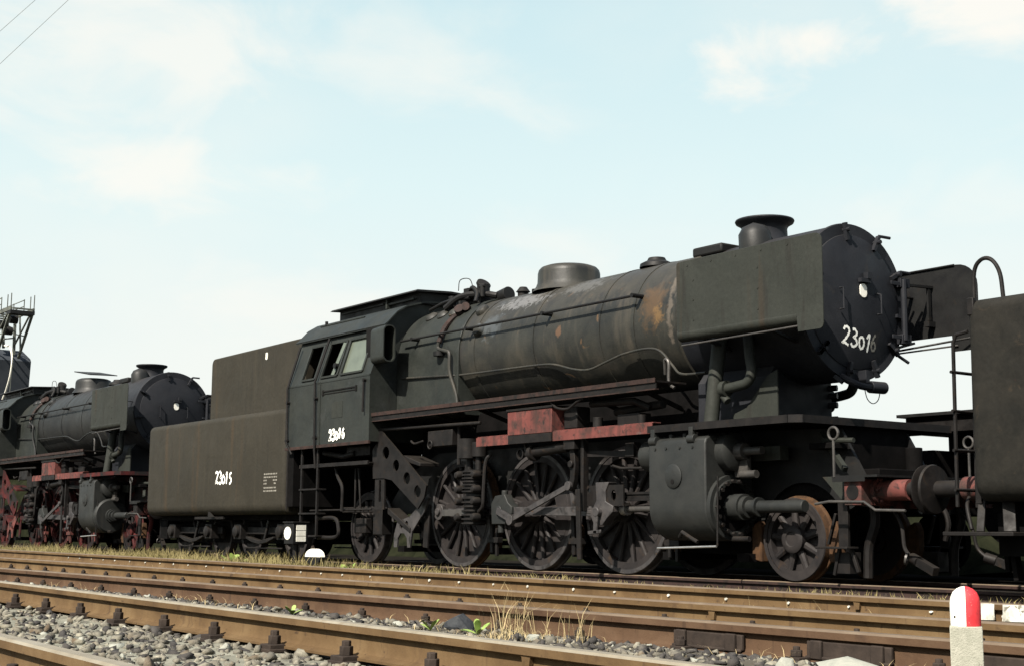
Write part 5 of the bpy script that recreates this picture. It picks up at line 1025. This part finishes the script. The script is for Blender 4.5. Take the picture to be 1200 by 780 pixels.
scatter('ballast', ['stone', 'stone_dark', 'rock_pale'], [
    (-26, 9.5, R('0', 0.07), R('1', -0.07), -0.06, 11000, 0.010, 0.046, (8, 4, 0.5)),
    (-26, 9.8, R('1', 0.07), R('2', -0.09), BZ, 13000, 0.012, 0.040, (4, 6, 0.35)),
    (-20, 9.8, R('2', 0.09), R('3', -0.07), zg, 3000, 0.014, 0.04, (3, 5, 0.5)),
    (-20, 9.8, R('3', 0.09), R('4', -0.07), zg, 3000, 0.014, 0.04, (3, 5, 0.5)),
    (-9, 10.5, R('0', -1.6), R('0', -0.07), -0.06, 3000, 0.012, 0.045, (8, 4, 0.5)),
    (-25, 10, R('4', 0.08), lambda x: -1.0, -0.17, 2600, 0.014, 0.04, (3, 5, 0.5))])
def boulder(name, label, m, x, y, z, sx, sy, sz, seed):
    rg = random.Random(seed); v, f = rock_mesh(rg, 2); mb = MB(); mb.v = [tuple(q*np.array([sx, sy, sz])+np.array([x, y, z])) for q in v]; mb.f = [tuple(q) for q in f]; mb.mi = [0]*len(f)
    return tag(mb.build(name, m, None, 0, origin=(x, y, z-sz*0.6), angle=25), label, 'stone')
boulder('loose_stone', 'dark blue grey fist sized stone lying against the second rail, left of the green weed', 'rock_dark', 4.71, -8.8, 0.025, 0.105, 0.085, 0.075, 5)
boulder('loose_stone', 'biggest pale stone at the bottom edge, left of the red and white post', 'rock_pale', 7.62, -8.85, 0.005, 0.17, 0.12, 0.07, 9)
boulder('loose_stone', 'small white pebble beside the rust clip of the second rail', 'rock_pale', 4.10, -8.85, 0.01, 0.035, 0.03, 0.026, 12)
boulder('loose_stone', 'white stone in the straw between the two front rails', 'rock_pale', 5.47, -8.85, 0.01, 0.045, 0.04, 0.035, 14)
boulder('loose_stone', 'pale lump just left of the biggest pale stone', 'rock_pale', 7.28, -8.85, 0.01, 0.055, 0.05, 0.04, 15)

# ------------------------------------------------------------------ grass and weeds
def blades(name, m, pts, seed, kind=True):
    rg = random.Random(seed); V = []; F = []
    for x, y, z, h, lean, wd in pts:
        a = rg.uniform(0, 2*PI); la = rg.uniform(0, 2*PI); dx, dy = math.cos(a)*wd, math.sin(a)*wd; lx, ly = math.cos(la)*lean*h, math.sin(la)*lean*h; b = len(V)
        V += [(x-dx, y-dy, z), (x+dx, y+dy, z), (x+dx*0.7+lx*0.35, y+dy*0.7+ly*0.35, z+h*0.55), (x-dx*0.7+lx*0.35, y-dy*0.7+ly*0.35, z+h*0.55), (x+lx, y+ly, z+h*(1-0.25*lean))]
        F += [(b, b+1, b+2, b+3), (b+3, b+2, b+4)]
    me = bpy.data.meshes.new(name); me.from_pydata(V, [], F); me.materials.append(MT[m])
    o = bpy.data.objects.new(name, me); C.objects.link(o)
    if kind: o['kind'] = 'stuff'
    return o
pts = []
def patchy(x, y): return 0.5+0.5*math.sin(x*0.9+1.3*math.sin(y*1.7)+0.7*math.sin(x*2.3))
for _ in range(62000):
    x = rng.uniform(-62, -4) if rng.random() < 0.84 else rng.uniform(-4, 8)
    y = rng.uniform(-4.1, -0.85)
    den = (1.0 if x < -8 else 0.6 if x < -4 else 0.35)*(0.4+0.6*patchy(x, y))
    if rng.random() > den: continue
    hh = rng.uniform(0.10, 0.30)*(1.15 if x < -9 else 0.75 if x < -6 else 0.5)*(0.6+0.5*patchy(x*0.7, y))
    pts.append((x, y, ground_z(y)-0.01, hh + (0.05 if x < -8 else 0.02), rng.uniform(0.1, 0.7), rng.uniform(0.004, 0.010)))
blades('dry_grass', 'grass', pts, 1)
pts = []
for _ in range(3200):
    x = rng.uniform(-30, 7); y = rng.uniform(rail_y('4', x)+0.1, -3.3)
    if rng.random() < 0.35+0.5*patchy(x*1.7, y): pts.append((x, y, ground_z(y)-0.01, rng.uniform(0.05, 0.19), rng.uniform(0.2, 0.9), rng.uniform(0.003, 0.006)))
blades('low_straw', 'straw', pts, 2)
def tuft(label, x, y, h, n, spread, seed, m='straw', lean=(0.1, 0.5), wd=(0.0012, 0.0026), name='dry_grass_tuft', z=-0.09):
    rg = random.Random(seed)
    p = [(rg.gauss(0, spread), rg.gauss(0, spread), 0, h*rg.uniform(0.3, 1.0), rg.uniform(*lean), rg.uniform(*wd)) for _ in range(n)]
    o = blades(name, m, p, seed, False); o.location = (x, y, z); return tag(o, label, 'weed' if m == 'weed' else 'grass')
tuft('tallest dry straw tuft between the two front rails, in the middle of the foreground', 5.15, -8.75, 0.31, 70, 0.08, 21, z=0.0, lean=(0.1, 0.8))
tuft('thin straw stalks right of the tallest tuft, beside the nearest rail', 5.66, -8.72, 0.30, 22, 0.05, 22, z=0.0)
tuft('low bleached straw clump at the foot of the tallest stalks', 5.30, -8.85, 0.09, 240, 0.13, 23, z=-0.01, lean=(0.4, 1.1))
tuft('sparse stalks by the brown second rail, left of the centre', 4.0, -7.75, 0.26, 16, 0.06, 24)
pts = []
for _ in range(2600):
    x = rng.uniform(-16, 8.5); t_ = rng.random(); y = rail_y('1', x)*(1-t_)+rail_y('2', x)*t_
    if 0.15 < t_ < 0.93 and rng.random() < patchy(x*2.1, y*3)**2: pts.append((x, y, BZ(t_)-0.005, rng.uniform(0.03, 0.11), rng.uniform(0.6, 1.6), rng.uniform(0.0012, 0.003)))
for _ in range(2400):
    x = rng.uniform(-16, 8.5); k_ = rng.choice('34'); y = rail_y(k_, x)+rng.uniform(0.08, 0.5)
    if rng.random() < patchy(x*1.3, y*2)**2: pts.append((x, y, -0.09, rng.uniform(0.10, 0.30), rng.uniform(0.1, 0.8), rng.uniform(0.0015, 0.004)))
blades('straw_litter', 'straw', pts, 9)
def weed(label, x, y, z, h, seed, n=6):
    rg = random.Random(seed); mb = MB()
    for i in range(n):
        a = 2*PI*i/n+rg.uniform(-0.4, 0.4); d = Vector((math.cos(a), math.sin(a), 0)); s = Vector((-d.y, d.x, 0)); el = rg.uniform(0.5, 1.3); L = h*rg.uniform(0.7, 1.1)
        b = len(mb.v); w_ = L*0.16
        for t, ww in ((0, 0.25), (0.35, 0.8), (0.7, 1.0), (0.92, 0.6), (1.0, 0.0)):
            c = Vector((x, y, z)) + d*L*t*math.cos(el) + Vector((0, 0, 1))*(L*t*math.sin(el)-0.25*L*t*t)
            mb.v += [tuple(c-s*w_*ww), tuple(c+Vector((0, 0, -0.15*w_))), tuple(c+s*w_*ww)]
        for k in range(4):
            for j in (0, 1): mb.face((b+3*k+j, b+3*k+j+1, b+3*k+4+j, b+3*k+3+j))
    return tag(mb.build('weed', 'weed', None, origin=(x, y, z), angle=80), label, 'weed')
weed('pair of fresh green leaves between the two front rails, left of centre', 2.71, -8.85, 0.0, 0.13, 31, 5)
weed('larger rosette of green leaves right of the dark stone', 4.96, -8.85, 0.0, 0.12, 32, 7)
weed('single upright green sprout left of the dark stone', 4.50, -8.87, -0.0, 0.10, 33, 4)
weed('dark green weed in the grass under the olive tender', -13.6, -1.6, -0.2, 0.5, 34, 9)
weed('low green weed in front of the rear carrying wheel', -9.3, -1.6, -0.2, 0.35, 35, 9)

# ------------------------------------------------------------------ fouling post
fp_ = thing('marker_post', (8.359, -9.06, -0.12), 'square pale concrete post with rounded cap painted half white and half red', 'marker post')
pv = math.atan2(-13.4545+9.06, 11.5495-8.359)   # the post stands square to the fork, about 45 degrees to the rails
pc = [(8.359+0.080*math.cos(pv+PI/4+k*PI/2), -9.06+0.080*math.sin(pv+PI/4+k*PI/2)) for k in range(4)]
MB().prism(pc, 'xy', -0.12, 0.252).build('post_shaft', 'concrete', fp_, 0.004)
ang = yaw
cap = MB(); k = 28; rows = [(0.0, 0.053), (0.03, 0.054), (0.080, 0.054), (0.102, 0.050), (0.120, 0.042), (0.132, 0.029), (0.139, 0.014), (0.141, 0.0)]
def cap_half(a0, name, m):
    mb = MB(); nn = 16
    for h_, r_ in rows:
        for i in range(nn+1):
            a = a0+PI*i/nn; mb.v.append((8.359+r_*math.cos(a), -9.06+r_*math.sin(a), 0.2525+h_))
    for j in range(len(rows)-1):
        for i in range(nn): mb.face((j*(nn+1)+i, j*(nn+1)+i+1, (j+1)*(nn+1)+i+1, (j+1)*(nn+1)+i))
    mb.face(range(nn+1)); mb.face([j*(nn+1) for j in range(len(rows))] + [j*(nn+1)+nn for j in range(len(rows)-2, -1, -1)])
    return mb.build(name, m, fp_, angle=40)
view = math.atan2(-13.4545+9.06, 11.5495-8.359)   # direction in which the marker's painted seam faces (along the fork of the two tracks)
cap_half(view+0.03, 'red_cap_half', 'redcap'); cap_half(view+0.03+PI, 'white_cap_half', 'white')
MB().cyl((8.359+0.052*math.cos(view-0.75), -9.06+0.052*math.sin(view-0.75), 0.285), (8.359+0.056*math.cos(view-0.75), -9.06+0.056*math.sin(view-0.75), 0.285), 0.004, n=8).build('cap_hole', 'dark', fp_)

# ------------------------------------------------------------------ point lantern and counterweight
pl_ = thing('point_lantern', (-10.38, -2.0, -0.2), 'small dark point lantern with white disc and white striped panel beside the track', 'lantern')
MB().cyl((-10.38, -2.0, -0.2), (-10.38, -2.0, 0.34), 0.05, n=12).build('lantern_post', 'gear', pl_)
ra_ = math.radians(4)
def RT(x, y): return (-10.38 + x*math.cos(ra_)-y*math.sin(ra_), -2.0 + x*math.sin(ra_)+y*math.cos(ra_))
def rbox(x0, x1, y0, y1, z0, z1):
    mb = MB(); mb.prism([RT(x0, y0), RT(x1, y0), RT(x1, y1), RT(x0, y1)], 'xy', z0, z1); return mb
rbox(-0.15, 0.15, -0.15, 0.15, 0.33, 0.69).build('lantern_case', 'black', pl_, 0.01)
rbox(-0.17, 0.17, -0.17, 0.17, 0.692, 0.715).build('lantern_lid', 'black', pl_, 0.005)
dz = MB(); c0 = RT(-0.02, -0.151); c1 = RT(-0.02, -0.163); dz.lathe((c0[0], c0[1], 0.515), (c1[0], c1[1], 0.515), [(0, 0.11), (1, 0.11), (1, 0)], 24)
dz.build('signal_disc', 'white', pl_)
for z in (0.375, 0.472, 0.569): rbox(0.151, 0.160, -0.09, 0.10, z, z+0.088).build('striped_panel', 'white', pl_)
cwt = thing('point_lever', (-9.66, -2.0, -0.2), 'point lever with round weight, upper half white and lower half black, lying in the grass', 'point lever')
def half(a0, m, nm): MB().prism([( -9.66+0.27*math.cos(a0+PI*i/18), 0.12+0.14*math.sin(a0+PI*i/18)) for i in range(19)], 'xz', -2.06, -1.96).build(nm, m, cwt, 0.006)
half(0, 'white', 'white_weight_half'); half(PI, 'black', 'black_weight_half')
MB().box(-9.95, -9.3, -2.1, -1.9, -0.2, -0.06).build('lever_base', 'clip', cwt, 0.01)
MB().bar((-9.7, -1.93, -0.06), (-9.9, -1.93, 0.3), 0.03, 0.05).build('lever_arm', 'clip', cwt)

# ------------------------------------------------------------------ far side: coaling tower, flat wagon, rubble
tw = thing('coaling_tower', (-82.0, 12, -0.19), 'grey concrete tower with an open steel platform and railing on top at the left edge', 'tower')
MB().prism([(-96.40, -0.19), (-81.80, -0.19), (-81.30, 8.0), (-80.90, 11.4), (-81.10, 11.6), (-82.90, 12.3), (-96.40, 12.7)], 'xz', 12.0, 15.0).build('tower_wall', 'wall', tw)
q = MB()
for y in (12.02, 13.4): q.box(-92.40, -75.90, y, y+0.12, 13.95, 14.15)
for x in np.arange(-91.90, -75.80, 1.0): q.box(x, x+0.08, 12.15, 13.4, 14.0, 14.1)
for y in (12.08, 13.46):
    q.bar((-76.00, y, 13.95), (-78.60, y, 11.3), 0.14, 0.14, (0, 1, 0)); q.bar((-79.70, y, 13.95), (-79.60, y, 11.6), 0.16, 0.16, (0, 1, 0)); q.bar((-79.60, y, 12.2), (-76.70, y, 13.8), 0.09, 0.09, (0, 1, 0)); q.bar((-78.20, y, 11.6), (-78.70, y, 13.95), 0.09, 0.09, (0, 1, 0)); q.bar((-82.40, y, 13.95), (-81.90, y, 12.3), 0.16, 0.16, (0, 1, 0)); q.bar((-79.60, y, 12.7), (-83.40, y, 13.0), 0.08, 0.08, (0, 1, 0)); q.bar((-79.60, y, 13.2), (-82.00, y, 13.9), 0.08, 0.08, (0, 1, 0)); q.bar((-79.30, y, 12.9), (-77.60, y, 12.6), 0.07, 0.07, (0, 1, 0))
q.build('steel_lattice', 'lattice', tw)
q = MB()
for y in (12.06, 13.48):
    for z in (14.55, 14.95): q.bar((-92.40, y, z), (-78.00, y, z), 0.045, 0.045)
    for x in (-85.40, -82.40, -80.20, -78.00, -76.70, -75.95): q.bar((x, y, 14.1), (x, y, 15.0), 0.05, 0.05)
q.build('platform_railing', 'lattice', tw)
q = MB(); q.box(-76.60, -75.80, 12.0, 13.5, 13.72, 13.94)
for x, z, r in ((-81.20, 13.3, 0.33), (-79.00, 13.4, 0.28), (-78.00, 12.9, 0.26), (-77.00, 13.5, 0.26)): q.cyl((x, 12.3, z), (x, 12.8, z), r, n=14)
q.build('pulley_wheel', 'black', tw)
q = MB(); q.tube(smooth([(-78.30, 12.5, 12.0), (-77.50, 12.6, 11.8), (-76.95, 12.6, 11.0), (-77.20, 12.6, 10.0), (-77.90, 12.6, 9.1), (-78.50, 12.6, 8.6)]), 0.06); q.build('hanging_hose', 'white', tw)
MB().tube([(-76.80, 12.6, 11.6), (-77.20, 12.6, 7.2)], 0.02, 6).build('thin_cable', 'lattice', tw)
wg = thing('flat_wagon', (3.0, 3.6, -0.19), 'dark flat wagon standing behind the front of the middle locomotive', 'wagon')
MB().box(-1.6, 9.0, 3.4, 6.0, 2.02, 2.26).build('wagon_deck', 'gear', wg, 0.01)
MB().box(-1.7, 9.1, 3.32, 6.08, 2.265, 2.31).build('deck_edge', 'black', wg)
q = MB(); q.box(-1.3, 8.7, 4.0, 4.2, 1.72, 2.02); q.box(-1.3, 8.7, 5.2, 5.4, 1.72, 2.02); q.build('sole_bar', 'gear', wg)
for x in (-0.2, 7.4):
    for y in (3.95, 5.45): MB().lathe((x, y-0.07, 0.9), (x, y+0.07, 0.9), [(0, 0), (0, 0.5), (1, 0.5), (1, 0)], 24).build('wagon_wheel', 'under', wg)
    MB().box(x-0.15, x+0.15, 3.9, 5.5, 0.3, 1.75).build('axle_guard', 'under', wg)
lw = thing('filler_wagon', (-6.0, 4.8, -0.19), 'added dark low sided wagon blocking the bright gap behind the front end of the middle locomotive', 'wagon')  # added dark body, fills the bright opening below the front platform
MB().box(-11.0, -1.2, 3.5, 6.0, 0.85, 1.78).build('filler_wagon_side', 'under', lw, 0.01)
for x in (-9.5, -2.6):
    for y in (4.0, 5.5): MB().lathe((x, y-0.07, 0.45), (x, y+0.07, 0.45), [(0, 0), (0, 0.5), (1, 0.5), (1, 0)], 24).build('wagon_wheel', 'under', lw)
boulder('rubble_heap', 'pale speckled rubble heap seen under the dark flat wagon', 'rubble', 0.5, 10.0, 1.0, 3.2, 2.0, 2.0, 41)['category'] = 'rubble'
q = MB(); q.box(-1.8, 4, 6.9, 7.2, 1.15, 1.5); q.box(-1.6, -1.3, 6.92, 7.18, -0.2, 1.152); q.box(3.4, 3.7, 6.92, 7.18, -0.2, 1.152); tag(q.build('timber_beam', 'wood', None, 0.02), 'brown timber beam lying below the pale rubble, seen between buffers and tender', 'timber')
boulder('earth_bank', 'sunlit pale earth bank seen under the tender at the right edge', 'earth', -5.0, 14.5, 0.2, 6.5, 2.6, 1.3, 44)['category'] = 'earth bank'

# overhead wires crossing the top left corner
for lab, p0, p1 in (('upper of the two thin wires crossing the top left corner of the sky', (-34.10, -1.01, 16.76), (-33.28, -0.15, 17.80)), ('lower of the two thin wires crossing the top left corner of the sky', (-34.21, -0.91, 15.70), (-32.65, 0.72, 17.80))):
    p0 = Vector(p0); p1 = Vector(p1); d = (p1-p0).normalized()
    q = MB(); q.tube([p0-d*14, p1+d*14], 0.006, 6); tag(q.build('overhead_wire', 'lattice', None), lab, 'wire', 'overhead wires')
